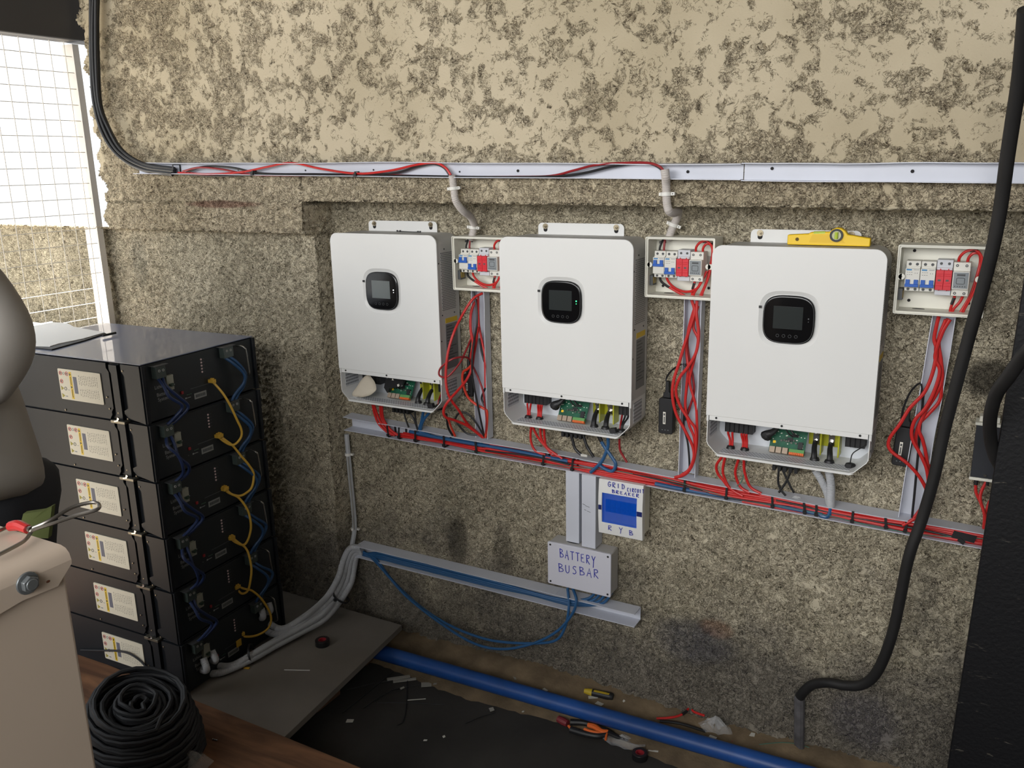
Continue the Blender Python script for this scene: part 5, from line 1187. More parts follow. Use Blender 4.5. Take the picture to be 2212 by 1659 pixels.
# ------------------------------------------------------------------ boards under the batteries
t = thing('pallet', 'low grey board on blocks carrying the battery stack', 'platform', (-.9, -.4, 0))
Za, Zb = .082, .100
cr = atz(868, 1350, Zb); nr = atz(618, 1586, Zb)
b = MB(); poly = [(-1.50, cr.y), (cr.x, cr.y), (nr.x+.003, nr.y), (nr.x+.06, -1.25), (-1.50, -1.25)]; b.prism(poly, 'z', Za, Zb)
b.build('board', mat('dusty_grey_board', rgb(112, 106, 98), .8, var=.18, vscale=5, bump=.2), t, bevel=.001)
for (x, y) in ((-.475, -.38), (-.50, -.13), (-.95, -.13), (-1.4, -.13), (-.40, -1.1), (-.95, -1.1), (-1.4, -1.1), (-.95, -.55), (-1.4, -.55)):
    b = MB(); b.box(x-.045, x+.035, y-.05, y+.05, 0, Za-.018 if x > -.6 else Za); b.build('block', mat('pallet_wood', rgb(104, 76, 54), .8, var=.3, vscale=20), t, bevel=.002)
for y in (-.13, -.38, -1.1):
    b = MB(); b.box(-1.45, -.44, y-.035, y+.035, Za-.018, Za); b.build('cross_slat', mat('pallet_wood', (1, 1, 1)), t)
zt = .1155
pa = atz(183, 1415, zt); pb_ = atz(780, 1659, zt)
def wood_mat():
    mt = mat('brown_plywood', rgb(128, 88, 58), .65); nt = mt.node_tree; L = nt.links.new
    tc = nt.nodes.new('ShaderNodeTexCoord'); mp = nt.nodes.new('ShaderNodeMapping'); mp.inputs['Scale'].default_value = (.9, 5.5, 5); mp.inputs['Rotation'].default_value = (0, 0, -.35)
    n = nt.nodes.new('ShaderNodeTexNoise'); n.inputs['Scale'].default_value = 3.2; n.inputs['Detail'].default_value = 6; n.inputs['Distortion'].default_value = 1.6
    r_ = nt.nodes.new('ShaderNodeValToRGB'); r_.color_ramp.elements[0].color = rgb(84, 56, 38)+(1,); r_.color_ramp.elements[1].color = rgb(128, 90, 62)+(1,); r_.color_ramp.elements[0].position = .35; r_.color_ramp.elements[1].position = .65
    L(tc.outputs['Object'], mp.inputs[0]); L(mp.outputs[0], n.inputs['Vector']); L(n.outputs[0], r_.inputs[0]); L(r_.outputs[0], nt.nodes['Principled BSDF'].inputs['Base Color']); return mt
b = MB(); b.prism([(-1.62, pa.y+.0), (pa.x, pa.y), (pb_.x+.10, pb_.y), (pb_.x+.10, -1.42), (-1.62, -1.42)], 'z', .1005, zt)
props(b.build('plywood_sheet', wood_mat(), bevel=.0012), 'brown plywood sheet in the foreground, overlapping the grey board', 'board')
b = MB(); b.box(-.12, -.02, -1.25, -1.12, 0, .100); props(b.build('wood_block', mat('pallet_wood', (1, 1, 1)), bevel=.002), 'wood block supporting the free end of the plywood sheet', 'wood block')

# ------------------------------------------------------------------ coil of black cable
rc_ = random.Random(12); cc = atz(315, 1632, zt); pts = []
loops = 58; lay = 0
for i in range(loops*18):
    a = 2*math.pi*i/18; li = i/18; u = li/loops
    v = (li % 19)/18 if int(li/19) % 2 == 0 else 1-(li % 19)/18        # up and down through the heap
    ring = int(li/19)                                                   # outer, middle, inner turns
    h = .008+.118*v; rad = (.138-.030*v*v-.014*ring*(1+1.2*v))+rc_.uniform(-.0015, .0015)+.005*math.sin(li*2.1+a)
    x = rad*math.cos(a); y = rad*.92*math.sin(a)
    pts.append(Vector((cc.x+x-.03*v, cc.y+y+.02*v, zt+.002+h+.30*v*(-x*.75+y*.35)+.003*math.sin(3*a+li))))
pts = [Vector((p.x, p.y, max(p.z, zt+.006))) for p in pts]
b = MB(); b.tube(pts, .0058, 7, smooth=False)
props(b.build('cable_coil', mat('coil_black', rgb(30, 32, 36), .6)), 'coil of black cable on the plywood sheet', 'cable coil')
for l, lab in (([(229, 1500), (262, 1471), (291, 1458), (300, 1470)], 'loose black cable end curving from the coil towards the batteries'), ([(330, 1470), (340, 1476), (350, 1492), (362, 1527), (364, 1560), (350, 1590)], 'loose black cable end arching down to the right side of the coil')):
    P = [atz(a, c, zt+.007+(.10 if (k_ == 0 and len(l) > 4) else .02 if 0 < k_ < 3 else (.06 if k_ >= 3 else .0))) for k_, (a, c) in enumerate(l)]
    cable('loose_cable', P, .0036, mat('coil_black', (1, 1, 1)), lab, 'cable', 'loose ends of the coil')
cable('loose_cable', [ats(175, 1404, .006), ats(218, 1405, .008), ats(254, 1406, .012), ats(280, 1412, .014), ats(304, 1428, .010), ats(322, 1450, .012), ats(336, 1474, .02)], .0030, mat('coil_black', (1, 1, 1)), 'thin black cable lying across the bottom battery label', 'cable')
film('plastic_bag', atz(240, 1645, zt+.004), 18, (.085, .07, .07), 'crumpled clear bag left of the cable coil', 3)
film('plastic_bag', atz(400, 1652, zt+.004), 16, (.07, .05, .05), 'crumpled clear bag in front of the cable coil', 6)
# things on the plywood and the board
for (a, c, lab) in ((465, 1601, 'small brass screw on the plywood sheet'), ):
    p = atz(a, c, zt); b = MB(); b.cyl(p+Vector((-.006, 0, .003)), p+Vector((.006, .002, .003)), .0018, 8); b.cyl(p+Vector((-.007, 0, .003)), p+Vector((-.006, 0, .003)), .0034, 10); props(b.build('screw', M_steel), lab, 'screw')
p0, p1 = atz(614, 1447, Zb+.0016), atz(669, 1448, Zb+.0016); b = MB(); b.tube([p0, p1], .0014, 6); props(b.build('wire_offcut', mat('white_wire', rgb(210, 210, 206), .5)), 'straight white wire offcut on the grey board', 'wire')
p = atz(533, 1443, Zb+.002); b = MB(); b.obox(p, (.008, .003, 0), (-.001, .003, 0), (0, 0, .0016)); props(b.build('yellow_offcut', M_yelcable), 'small yellow offcut on the grey board beside the white hoses', 'offcut')
def tape_roll(px, py, z, r_, h, lab, red):
    p = atz(px, py, z); t_ = thing('tape_roll', lab, 'tape roll', (p.x, p.y, z), 'rolls of electrical tape')
    b = MB(); b.cyl((0, 0, .0005), (0, 0, h), r_, 28, hole=r_*.56); b.build('tape', mat('black_tape', rgb(26, 26, 28), .35), t_, local=True, bevel=.0008)
    b = MB(); b.cyl((0, 0, .0), (0, 0, h*.98), r_*.56, 24, hole=r_*.46); b.build('core', mat('tape_core', rgb(150, 40, 48), .5), t_, local=True)
    b = MB(); b.cyl((0, 0, h), (0, 0, h+.0006), r_*.93, 28, hole=r_*.60); b.build('tape_edge', mat('tape_edge', rgb(74, 22, 28) if red else rgb(40, 30, 32), .5), t_, local=True)
tape_roll(697, 1393, Zb, .0215, .018, 'roll of black electrical tape with red core on the grey board', False)
tape_roll(1382, 1638, 0, .0200, .018, 'roll of electrical tape with red face on the floor by the blue pipe', True)
# ------------------------------------------------------------------ spirit level and clips on the inverters
yL = -.052
t = thing('spirit_level', 'yellow spirit level lying on top of the rightmost inverter', 'spirit level', (.775, yL, 1.302))
la, lb = at(1701, 520, yL-.008), at(1879, 534, yL-.008); L0 = Vector((la.x, yL, 1.3025)); L1 = Vector((lb.x, yL, 1.3025)); du = (L1-L0).normalized(); ln_ = (L1-L0).length
s_ = ln_/.178
def lv(u, h): return (L0.x+u*s_, 1.3025+h)
out = [lv(0, 0), lv(.178, 0), lv(.178, .017), lv(.130, .024), lv(.125, .031), lv(.116, .037), lv(.106, .038), lv(.097, .034), lv(.092, .029), lv(.050, .027), lv(.046, .024), lv(.0, .021)]
b = MB(); b.prism(out, 'y', yL-.010, yL+.010); body = b.build('level_body', M_yel, t, bevel=.0018)
b = MB(); b.prism([lv(.048, .006), lv(.126, .006), lv(.120, .012), lv(.090, .024), lv(.055, .023)], 'y', yL-.0104, yL-.0098); b.build('raised_panel', mat('yellow_plastic_2', rgb(226, 184, 18), .45), body)
cx, cz = lv(.107, .022)
b = MB(); b.cyl((cx, yL-.0105, cz), (cx, yL-.0145, cz), .0135, 28, hole=.0095); q = b.build('vial_ring', M_black, t)
b = MB(); b.cyl((cx, yL-.010, cz), (cx, yL-.0125, cz), .0095, 22); b.build('vial_back', mat('vial_pale', rgb(190, 190, 150), .3), q)
b = MB(); b.cyl((cx, yL-.0135, cz-.007), (cx, yL-.0135, cz+.007), .0038, 12); b.build('vial', mat('vial_green', rgb(176, 196, 70), .15), q)
x0_, z0_ = lv(.057, .024); x1_, _z = lv(.082, .024)
b = MB(); b.cyl((x0_, yL-.006, z0_+.001), (x1_, yL-.006, z0_+.002), .0042, 12); b.build('vial', mat('vial_green', (1, 1, 1)), body)
b = MB(); xh, zh = lv(.022, .012); b.cyl((xh, yL-.0101, zh), (xh, yL-.0107, zh), .0038, 14); b.build('hanging_hole', mat('hole_brown', rgb(90, 70, 10), .7), body)
for (u0, u1, h_, lab) in ((858, 905, 493.5, 'a'), (864, 900, 490, 'b')):
    p, q_ = at(u0, h_+.5, -.03), at(u1, h_-1, -.045)
    b = MB(); b.tube([Vector((p.x, -.030, 1.3085)), Vector(((p.x+q_.x)/2, -.045, 1.309)), Vector((q_.x, -.040, 1.3085))], .0011, 6); b.cyl((p.x, -.030, 1.307), (p.x, -.030, 1.3115), .0026, 8); b.cyl((q_.x, -.040, 1.307), (q_.x, -.040, 1.3115), .0024, 8)
    props(b.build('wall_plug', M_black), ('longer' if lab == 'a' else 'shorter')+' black screw lying on top of the leftmost inverter', 'screw', 'black screws on the inverter')

# ------------------------------------------------------------------ left edge: mesh screen, post, outside
xm = -1.545
b = MB(); zz = 1.303-.049*12
while zz < 1.90: b.tube([(xm, -.130, zz), (xm, -1.79, zz)], .0013, 5, smooth=False); zz += .049
yy = -.1535
while yy > -1.79: b.tube([(xm+.0022, yy, .70), (xm+.0022, yy, 1.885)], .0013, 5, smooth=False); yy -= .0495
props(b.build('mesh_screen', mat('galvanised_wire', rgb(226, 220, 208), .6)), 'welded wire mesh screen behind the batteries, at the left edge', 'wire mesh')
b = MB(); b.box(-1.612, -1.5475, -.122, -.100-.0, .0, 1.882); props(b.build('screen_post', mat('weathered_white_paint', rgb(214, 208, 200), .5, var=.08)), 'flat white post of the mesh screen against the wall', 'post')
rs = random.Random(9)
t = thing('sheet_pile', 'pile of sunlit wire sheets outside the mesh screen', 'wire sheets', (-2.0, -.5, 0))
for k in range(7):
    b = MB(); z = .900+.013*k; a = rs.uniform(-.2, .2)
    for j in range(15):
        q0 = Vector((-2.55+rs.uniform(-.03, .03), -.22-.055*j, z)); q1 = Vector((-1.68+rs.uniform(-.03, .03), -.22-.055*j-a*.15, z+rs.uniform(-.004, .006)))
        b.tube([q0, (q0+q1)/2+Vector((0, 0, rs.uniform(-.004, .008))), q1], .0035, 5, 3)
    for j in range(4): b.tube([(-2.5+.25*j, -.2, z+.004), (-2.5+.25*j+a*.1, -1.05, z+.004)], .0035, 5, 2)
    b.build('wire_sheet', mat('pale_wire', rgb(216, 214, 208), .5), t)
b = MB(); b.box(-2.55, -1.70, -1.05, -.22, 0, .893); b.build('crate_stand', mat('dark_stand', rgb(60, 58, 56), .8), t)

# ------------------------------------------------------------------ white cabinet in the foreground
zt_ = 1.10
cB = atz(149, 1182, zt_); X1, Y1 = cB.x, cB.y
t = thing('steel_cabinet', 'cream white steel cabinet in the foreground with a hex bolt in its lid', 'cabinet', (X1-.25, Y1-.25, 0))
M_cab = mat('cream_enamel', rgb(196, 179, 162), .34, var=.03, vscale=3, coat=.2)
b = MB(); b.box(X1-.55, X1-.006, Y1-.60, Y1-.004, 0, zt_-.012); b.build('cabinet_body', M_cab, t, bevel=.004)
b = MB()
# lid: top plate with a rounded fold and a side flap with a clipped corner
fz = [(atx(px, py, X1).y, atx(px, py, X1).z) for px, py in ((158, 1215), (124, 1266), (48, 1297))]
prof = [(X1-.55, zt_), (X1-.014, zt_), (X1-.006, zt_-.002), (X1-.001, zt_-.007), (X1+.001, zt_-.014)]
n = len(prof); vs = []
for y in (Y1, Y1-.61):
    vs += [(p[0], y, p[1]) for p in prof]
b.add(vs, [(i, i+1, n+i+1, n+i) for i in range(n-1)])
flap = [(Y1, zt_-.014), (fz[0][0], fz[0][1]), (fz[1][0], fz[1][1]), (fz[2][0], fz[2][1]), (fz[2][0]-.06, fz[2][1]-.008), (Y1-.61, fz[2][1]-.008), (Y1-.61, zt_-.014)]
flap[1] = (Y1-.0005, fz[0][1])
b.add([(X1+.001, p[0], p[1]) for p in flap]+[(X1-.001, p[0], p[1]) for p in flap], [tuple(range(7)), tuple(range(13, 6, -1))]+[(i, (i+1) % 7, 7+(i+1) % 7, 7+i) for i in range(7)])
b.add([(X1-.55, Y1, zt_-.02), (X1-.014, Y1, zt_-.02), (X1-.014, Y1, zt_), (X1-.55, Y1, zt_)], [(0, 1, 2, 3)])
lid_ = b.build('lid', M_cab, t)
pc_ = atx(58, 1259, X1+.001); b = MB(); b.cyl(pc_, pc_+Vector((.0025, 0, 0)), .0118, 26); b.cyl(pc_+Vector((.0025, 0, 0)), pc_+Vector((.0085, 0, 0)), .0088, 6); b.cyl(pc_+Vector((.0085, 0, 0)), pc_+Vector((.010, 0, 0)), .0062, 14)
b.build('hex_bolt', mat('dull_zinc', rgb(128, 132, 134), .45, .6, bump=.3), lid_, bevel=.0008)
pr = atx(104, 1256, X1+.001); b = MB(); b.sphere(pr, .0008, .0022, .0014, 8, 5); b.build('rust_spot', mat('rust', rgb(110, 66, 44), .8), lid_)
# tongs lying on the cabinet
t = thing('wire_tongs', 'bent steel wire tongs with a red grip on the cream cabinet', 'tongs', tuple(atz(60, 1160, zt_+.004)))
zz = zt_+.006
b = MB(); b.tube([atz(-30, 1160, zz), atz(0, 1146, zz), atz(25, 1137, zz), atz(60, 1142, zz+.004), atz(73, 1140, zz+.006), atz(108, 1124, zz+.012), atz(154, 1097, zz+.018), atz(193, 1086, zz+.020), atz(210, 1087, zz+.020), atz(215, 1094, zz+.019), atz(206, 1102, zz+.018), atz(164, 1114, zz+.014), atz(116, 1130, zz+.010), atz(73, 1144, zz+.006), atz(65, 1152, zz+.003), atz(58, 1163, zz+.0), atz(44, 1174, zz), atz(0, 1197, zz), atz(-30, 1210, zz)], .0021, 8, 6)
b.build('steel_wire', mat('dull_chrome', rgb(150, 144, 136), .3, .9), t)
b = MB(); b.tube([atz(22, 1137, zz+.002), atz(40, 1135, zz+.005), atz(60, 1143, zz+.004)], lambda q: .0062-.002*abs(q-.4), 10); b.build('red_grip', mat('red_grip', rgb(176, 44, 44), .35), t)
b = MB(); b.tube([atz(56, 1141, zz+.004), atz(68, 1144, zz+.005)], .0036, 10); b.build('ferrule', M_steel, t)

# ------------------------------------------------------------------ person at the left edge
def PP(px, py, tt): return CAM+ray(px, py)*tt
T = 1.55
skin_m = mat('skin', rgb(92, 62, 46), .55)
def skinned(name, nodes, edges, m_, parent, sub=2):
    me = bpy.data.meshes.new(name); off = Vector(parent.location) if parent is not None else Vector((0, 0, 0))
    me.from_pydata([tuple(Vector(n_[0])-off) for n_ in nodes], edges, []); me.materials.append(m_)
    o = bpy.data.objects.new(name, me); C.objects.link(o)
    if parent is not None: o.parent = parent
    sk = o.modifiers.new('skin', 'SKIN'); sk.use_smooth_shade = True
    for i, n_ in enumerate(nodes):
        r_ = n_[1] if isinstance(n_[1], tuple) else (n_[1], n_[1]); me.skin_vertices[0].data[i].radius = r_; me.skin_vertices[0].data[i].use_root = (i == 0)
    ss = o.modifiers.new('sub', 'SUBSURF'); ss.levels = sub; ss.render_levels = sub
    return o
hipc = PP(-72, 1045, T); gz = zt
rs_ = Vector((_r.x, _r.y, 0)).normalized(); fw_ = Vector((_f.x, _f.y, 0)).normalized()
person = thing('person', 'person in a grey shirt and dark trousers, cut off by the left edge', 'person', (hipc.x, hipc.y, gz))
H0 = hipc; sh = PP(-300, 565, T); hd = sh+Vector((0, 0, .30))-rs_*.03
shR = sh+rs_*.165+Vector((0, 0, -.02)); shL = sh-rs_*.165+Vector((0, 0, -.02))
elR = PP(16, 740, T-.03); wrR = PP(-110, 890, T-.16); elL = shL-rs_*.08+Vector((0, 0, -.27)); wrL = elL+rs_*.06-fw_*.2+Vector((0, 0, .02))
kn = lambda s: H0-rs_*.05+rs_*.09*s-fw_*.02+Vector((0, 0, -(H0.z-gz)*.50))-fw_*.03; an = lambda s: H0-rs_*.07+rs_*.09*s-fw_*.08+Vector((0, 0, -(H0.z-gz)+.08)); to = lambda s: an(s)+fw_*.17-Vector((0, 0, .045))
nodes = [(H0, (.07, .06)), (H0+(sh-H0)*.35, (.070, .065)), (H0+(sh-H0)*.72, (.12, .10)), (sh, (.06, .06)), (sh+Vector((0, 0, .08)), .05), (hd, (.075, .085)), (hd+Vector((0, 0, .10)), (.065, .08)),
         (shR, .055), (elR, .040), (wrR, .028), (shL, .055), (elL, .040), (wrL, .028),
         (H0-rs_*.02+rs_*.07-Vector((0, 0, .06)), .058), (kn(1), .048), (an(1), .040), (to(1), .034), (H0-rs_*.02-rs_*.07-Vector((0, 0, .06)), .058), (kn(-1), .048), (an(-1), .040), (to(-1), .034)]
ed = [(0, 1), (1, 2), (2, 3), (3, 4), (4, 5), (5, 6), (3, 7), (7, 8), (8, 9), (3, 10), (10, 11), (11, 12), (0, 13), (13, 14), (14, 15), (15, 16), (0, 17), (17, 18), (18, 19), (19, 20)]
# hands: a palm and five fingers each, gripping in front
for wi, (wr, el) in ((9, (wrR, elR)), (12, (wrL, elL))):
    d = (wr-el).normalized(); side = d.cross(Vector((0, 0, 1))).normalized(); pb0 = len(nodes)
    nodes.append((wr+d*.055, (.030, .016))); ed.append((wi, pb0))
    for j, (o_, l_) in enumerate(((-.027, .06), (-.009, .072), (.009, .068), (.027, .052))):
        k0 = len(nodes); nodes += [(wr+d*.085+side*o_, .009), (wr+d*(.085+l_*.5)+side*o_-Vector((0, 0, .012)), .008), (wr+d*(.085+l_*.8)+side*o_-Vector((0, 0, .030)), .0075)]
        ed += [(pb0, k0), (k0, k0+1), (k0+1, k0+2)]
    k0 = len(nodes); nodes += [(wr+d*.045-side*.042, .010), (wr+d*.075-side*.052-Vector((0, 0, .012)), .009)]; ed += [(pb0, k0), (k0, k0+1)]
skinned('body', nodes, ed, skin_m, person)
M_shirt = mat('grey_shirt', rgb(150, 145, 139), .85, var=.06, vscale=6, bump=1., bscale=9)
M_trs = mat('dark_trousers', rgb(34, 36, 42), .85)
# shirt: torso with loose hem, sleeve over the elbow
hem = PP(-50, 1040, T)
skinned('shirt', [(PP(-80, 1096, T-.02), (.146, .122)), (PP(-80, 1030, T-.02), (.150, .122)), (PP(-85, 950, T), (.125, .118)), (PP(-105, 850, T), (.118, .115)), (H0+(sh-H0)*.72, (.150, .13)), (sh+Vector((0, 0, -.01)), (.09, .08)),
                  (shR, .074), (PP(-44, 650, T-.01), .066), (PP(22, 740, T-.03), .060), (PP(-24, 812, T-.08), .052), (PP(-60, 860, T-.12), .050), (shL, .080), (elL+(shL-elL)*.3, .065), (elL, .06)],
        [(0, 1), (1, 2), (2, 3), (3, 4), (4, 5), (5, 6), (6, 7), (7, 8), (8, 9), (9, 10), (5, 11), (11, 12), (12, 13)], M_shirt, person)
skinned('trousers', [(PP(-62, 1100, T+.04), (.146, .122)), (PP(-62, 965, T+.06), (.142, .120)), (H0-rs_*.02+rs_*.075-Vector((0, 0, .10)), .095), (kn(1), .078), (an(1)+Vector((0, 0, .02)), .060), (H0-rs_*.085-Vector((0, 0, .10)), .105), (kn(-1), .078), (an(-1)+Vector((0, 0, .02)), .060)],
        [(0, 1), (0, 2), (2, 3), (3, 4), (0, 5), (5, 6), (6, 7)], M_trs, person)
for s in (1, -1):
    skinned('shoe', [(an(s)-Vector((0, 0, .035))-fw_*.03, (.045, .040)), (an(s)+fw_*.06-Vector((0, 0, .045)), (.044, .034)), (to(s)+fw_*.02-Vector((0, 0, .0)), (.042, .028))], [(0, 1), (1, 2)], M_black, person, 2)
b = MB(); b.sphere(hd+Vector((0, 0, .085))-fw_*.012, .088, .095, .075, 20, 12); b.build('hair', mat('black_hair', rgb(18, 16, 16), .9), person)
for s in (1, -1):
    b = MB(); b.sphere(hd+rs_*.030*s+fw_*.078+Vector((0, 0, .055)), .011, .011, .009, 10, 6); b.build('eye', mat('eye_white', rgb(220, 214, 206), .3), person)
    b = MB(); b.sphere(hd+rs_*.083*s+Vector((0, 0, .035)), .010, .016, .028, 10, 6); b.build('ear', skin_m, person)
b = MB(); b.sphere(hd+fw_*.090+Vector((0, 0, .025)), .014, .016, .020, 10, 6); b.build('nose', skin_m, person)
b = MB(); b.sphere(hd+fw_*.080+Vector((0, 0, -.012)), .024, .010, .007, 10, 6); b.build('mouth', mat('lips', rgb(96, 52, 46), .5), person)
# olive cloth tucked at the hip
b = MB(); q = [PP(112, 1094, T-.12), PP(108, 1128, T-.12), PP(104, 1163, T-.11), PP(68, 1162, T-.11), PP(70, 1124, T-.11), PP(92, 1104, T-.12), PP(40, 1150, T-.08), PP(50, 1110, T-.08)]
b.add(q+[p+fw_*.012 for p in q], [(0, 1, 4, 5), (1, 2, 3, 4), (4, 3, 6, 7), (5, 4, 7), (8, 13, 12, 9), (9, 12, 11, 10), (12, 15, 14, 11), (13, 15, 12), (0, 8, 9, 1), (1, 9, 10, 2), (2, 10, 11, 3), (3, 11, 14, 6), (6, 14, 15, 7), (7, 15, 13, 5), (5, 13, 8, 0)])
b.build('olive_cloth', mat('olive_cloth', rgb(98, 108, 58), .85), person)

# ------------------------------------------------------------------ black board at the right
def black_board():
    mt = mat('scuffed_black_paint', rgb(16, 16, 19), .6, spec=.3, bump=.6, bscale=120); nt = mt.node_tree; L = nt.links.new
    tc = nt.nodes.new('ShaderNodeTexCoord'); n = nt.nodes.new('ShaderNodeTexNoise'); n.inputs['Scale'].default_value = 11; n.inputs['Detail'].default_value = 8; n.inputs['Roughness'].default_value = .7; n.inputs['Distortion'].default_value = 1.5
    mp = nt.nodes.new('ShaderNodeMapping'); mp.inputs['Rotation'].default_value = (0, .7, 0); mp.inputs['Scale'].default_value = (.7, 1, 2.2)
    L(tc.outputs['Object'], mp.inputs[0]); L(mp.outputs[0], n.inputs['Vector'])
    r_ = nt.nodes.new('ShaderNodeMapRange'); r_.inputs[1].default_value = .62; r_.inputs[2].default_value = .74; L(n.outputs[0], r_.inputs[0])
    mx = nt.nodes.new('ShaderNodeMix'); mx.data_type = 'RGBA'; mx.inputs[6].default_value = rgb(15, 15, 18)+(1,); mx.inputs[7].default_value = rgb(130, 124, 112)+(1,)
    L(r_.outputs[0], mx.inputs[0]); L(mx.outputs[2], nt.nodes['Principled BSDF'].inputs['Base Color']); return mt
e0, e1 = at(2212, 608, -.20), at(2047, 1657, -.20); sl = (e0.x-e1.x)/(e0.z-e1.z)
xb0 = e1.x-sl*e1.z; xt = e1.x+sl*(1.62-e1.z)
b = MB(); b.prism([(xb0, 0), (xb0+.75, 0), (xt+.75, 1.62), (xt, 1.62)], 'y', -.20, -.165)
props(b.build('black_board', black_board(), bevel=.002), 'scuffed black board standing at the right edge', 'board')

# ------------------------------------------------------------------ floor: earth wedge, pipe, debris
b = MB(); nx_ = 120; rw_ = random.Random(77); vs = []; fs = []
rows = [(-.17, .001), (-.13, .010), (-.09, .018), (-.05, .028), (-.02, .038), (.02, .044)]
for i in range(nx_+1):
    x = -.62+2.3*i/nx_
    for (y, z) in rows: vs.append((x, y+.012*math.sin(x*9+y*40)+rw_.uniform(-.004, .004), max(.0005, z*(1+.25*math.sin(x*7+1)+rw_.uniform(-.15, .15)))))
m_ = len(rows)
for i in range(nx_):
    for j in range(m_-1): a = i*m_+j; fs.append((a, a+m_, a+m_+1, a+1))
b.add(vs, fs); o = b.build('trim_2', mat('dusty_earth', rgb(112, 96, 74), .95, var=.35, vscale=14, bump=1., bscale=90), kind='structure')
pz = .045
pp = [atz(a, c, pz) for a, c in ((820, 1420), (1000, 1462), (1300, 1545), (1600, 1638), (1760, 1690))]
py_ = -.135
b = MB(); x0p, x1p = pp[0].x-.25, pp[-1].x+.6
qa, qb = atz(853, 1418, pz), atz(1500, 1604, pz); dq = (qb-qa).normalized(); b.cyl(qa-dq*.28, qb+dq*1.1, .0225, 26)
props(b.build('water_pipe', mat('blue_pipe', rgb(26, 70, 136), .42, var=.25, vscale=9)), 'blue plastic pipe lying along the foot of the wall', 'pipe')
M_scrap = mat('white_scrap', rgb(198, 196, 188), .6)
def scrap(px, py, l, w_, ang, lab, m_=None, z=.002, name='plastic_offcut', th=.0012, grp='offcuts on the floor', tip=0.):
    p = atz(px, py, z); b = MB(); a = Vector((math.cos(ang), math.sin(ang), 0)); c = Vector((-math.sin(ang), math.cos(ang), 0)); up = Vector((0, 0, 1))
    b.add([p+a*l*i+c*w_*j*(1-.25*(i > 0)*(j > 0))+up*(th*k+(tip if i > 0 else 0)) for i in (-1, 1) for j in (-1, 1) for k in (0, 1)], [(0, 1, 3, 2), (4, 6, 7, 5), (0, 4, 5, 1), (2, 3, 7, 6), (0, 2, 6, 4), (1, 5, 7, 3)])
    return props(b.build(name, m_ or M_scrap, smooth=False), lab, 'offcut', grp)
scrap(861, 1465, .034, .006, .75, 'long grey trunking strip beside the board corner, left of two', mat('grey_scrap', rgb(150, 148, 140), .6), th=.003)
scrap(874, 1470, .034, .0055, .70, 'long grey trunking strip beside the board corner, right of two', mat('grey_scrap', (1, 1, 1)), th=.003)
scrap(921, 1479, .015, .011, .6, 'rectangular grey offcut next to a white crumb', mat('grey_scrap', (1, 1, 1)))
for i, (a, c, l, w_, an_, lab) in enumerate(((940, 1478, .005, .004, .3, 'white crumb beside the rectangular grey offcut'), (869, 1487, .006, .004, 1., 'small cream crumb below the grey strips'), (1063, 1408, .007, .003, -.3, 'small white offcut under the sagging blue cables'),
        (1097, 1434, .007, .004, .9, 'white curl of plastic behind the blue pipe'), (1123, 1521, .009, .006, .1, 'white flake in front of the blue pipe'), (1062, 1533, .006, .008, .8, 'triangular grey flake in front of the blue pipe'), (1130, 1538, .003, .003, 0, 'tiny white flake below the white flake'),
        (919, 1600, .005, .003, .2, 'lone white flake on the open floor, left'), (959, 1592, .003, .004, .9, 'lone white flake on the open floor, right'), (756, 1558, .010, .007, .4, 'crumpled white scrap beside the pallet block'), (1178, 1491, .009, .004, -.4, 'white twisted strip near the foot of the wall'),
        (1277, 1475, .009, .004, -.3, 'white chip just behind the screwdriver'), (1281, 1507, .013, .006, .5, 'cluster-sized white chip in front of the screwdriver'), (1295, 1521, .011, .007, -.2, 'square cream chip in front of the screwdriver'), (1392, 1508, .005, .003, .2, 'small white chip right of the screwdriver'),
        (1446, 1525, .007, .006, .4, 'white plastic knob near the red wire offcut'), (1347, 1515, .003, .004, 1., 'thin white sliver right of the screwdriver'), (1261, 1582, .004, .003, .2, 'tiny white crumb below the orange handled pliers'), (1411, 1623, .013, .003, .2, 'white strip right of the tape roll on the floor'),
        (1622, 1587, .010, .008, .1, 'square white chip near the mortar-covered pipe stub'), (1674, 1595, .014, .004, .4, 'long white chip near the mortar-covered pipe stub'), (1778, 1611, .004, .003, .1, 'tiny white chip right of the pipe stub'), (1847, 1632, .007, .004, -.6, 'white triangle chip near the lower right'),
        (1540, 1593, .010, .004, -.2, 'white chip just behind the blue pipe, below the clear bag'), (1253, 1495, .007, .006, 1.2, 'round white ring next to the screwdriver tip'), (1110, 1462, .018, .003, -.75, 'grey stick lying towards the blue pipe'), (900, 1512, .026, .0015, .55, 'thin pale stick below the rectangular offcut'))):
    zf = .03 if (c < 1500 and a > 1040 and c < 1470+(a-1040)*.2) or (a > 1270 and c < 1530) or a > 1500 else .003
    scrap(a, c, l, w_, an_, lab, None if 'grey' not in lab else mat('grey_scrap', (1, 1, 1)), z=zf, tip=.002)
scrap(1410, 1517, .006, .003, -.4, 'small blue chip near the foot of the wall', M_bluep, z=.03)
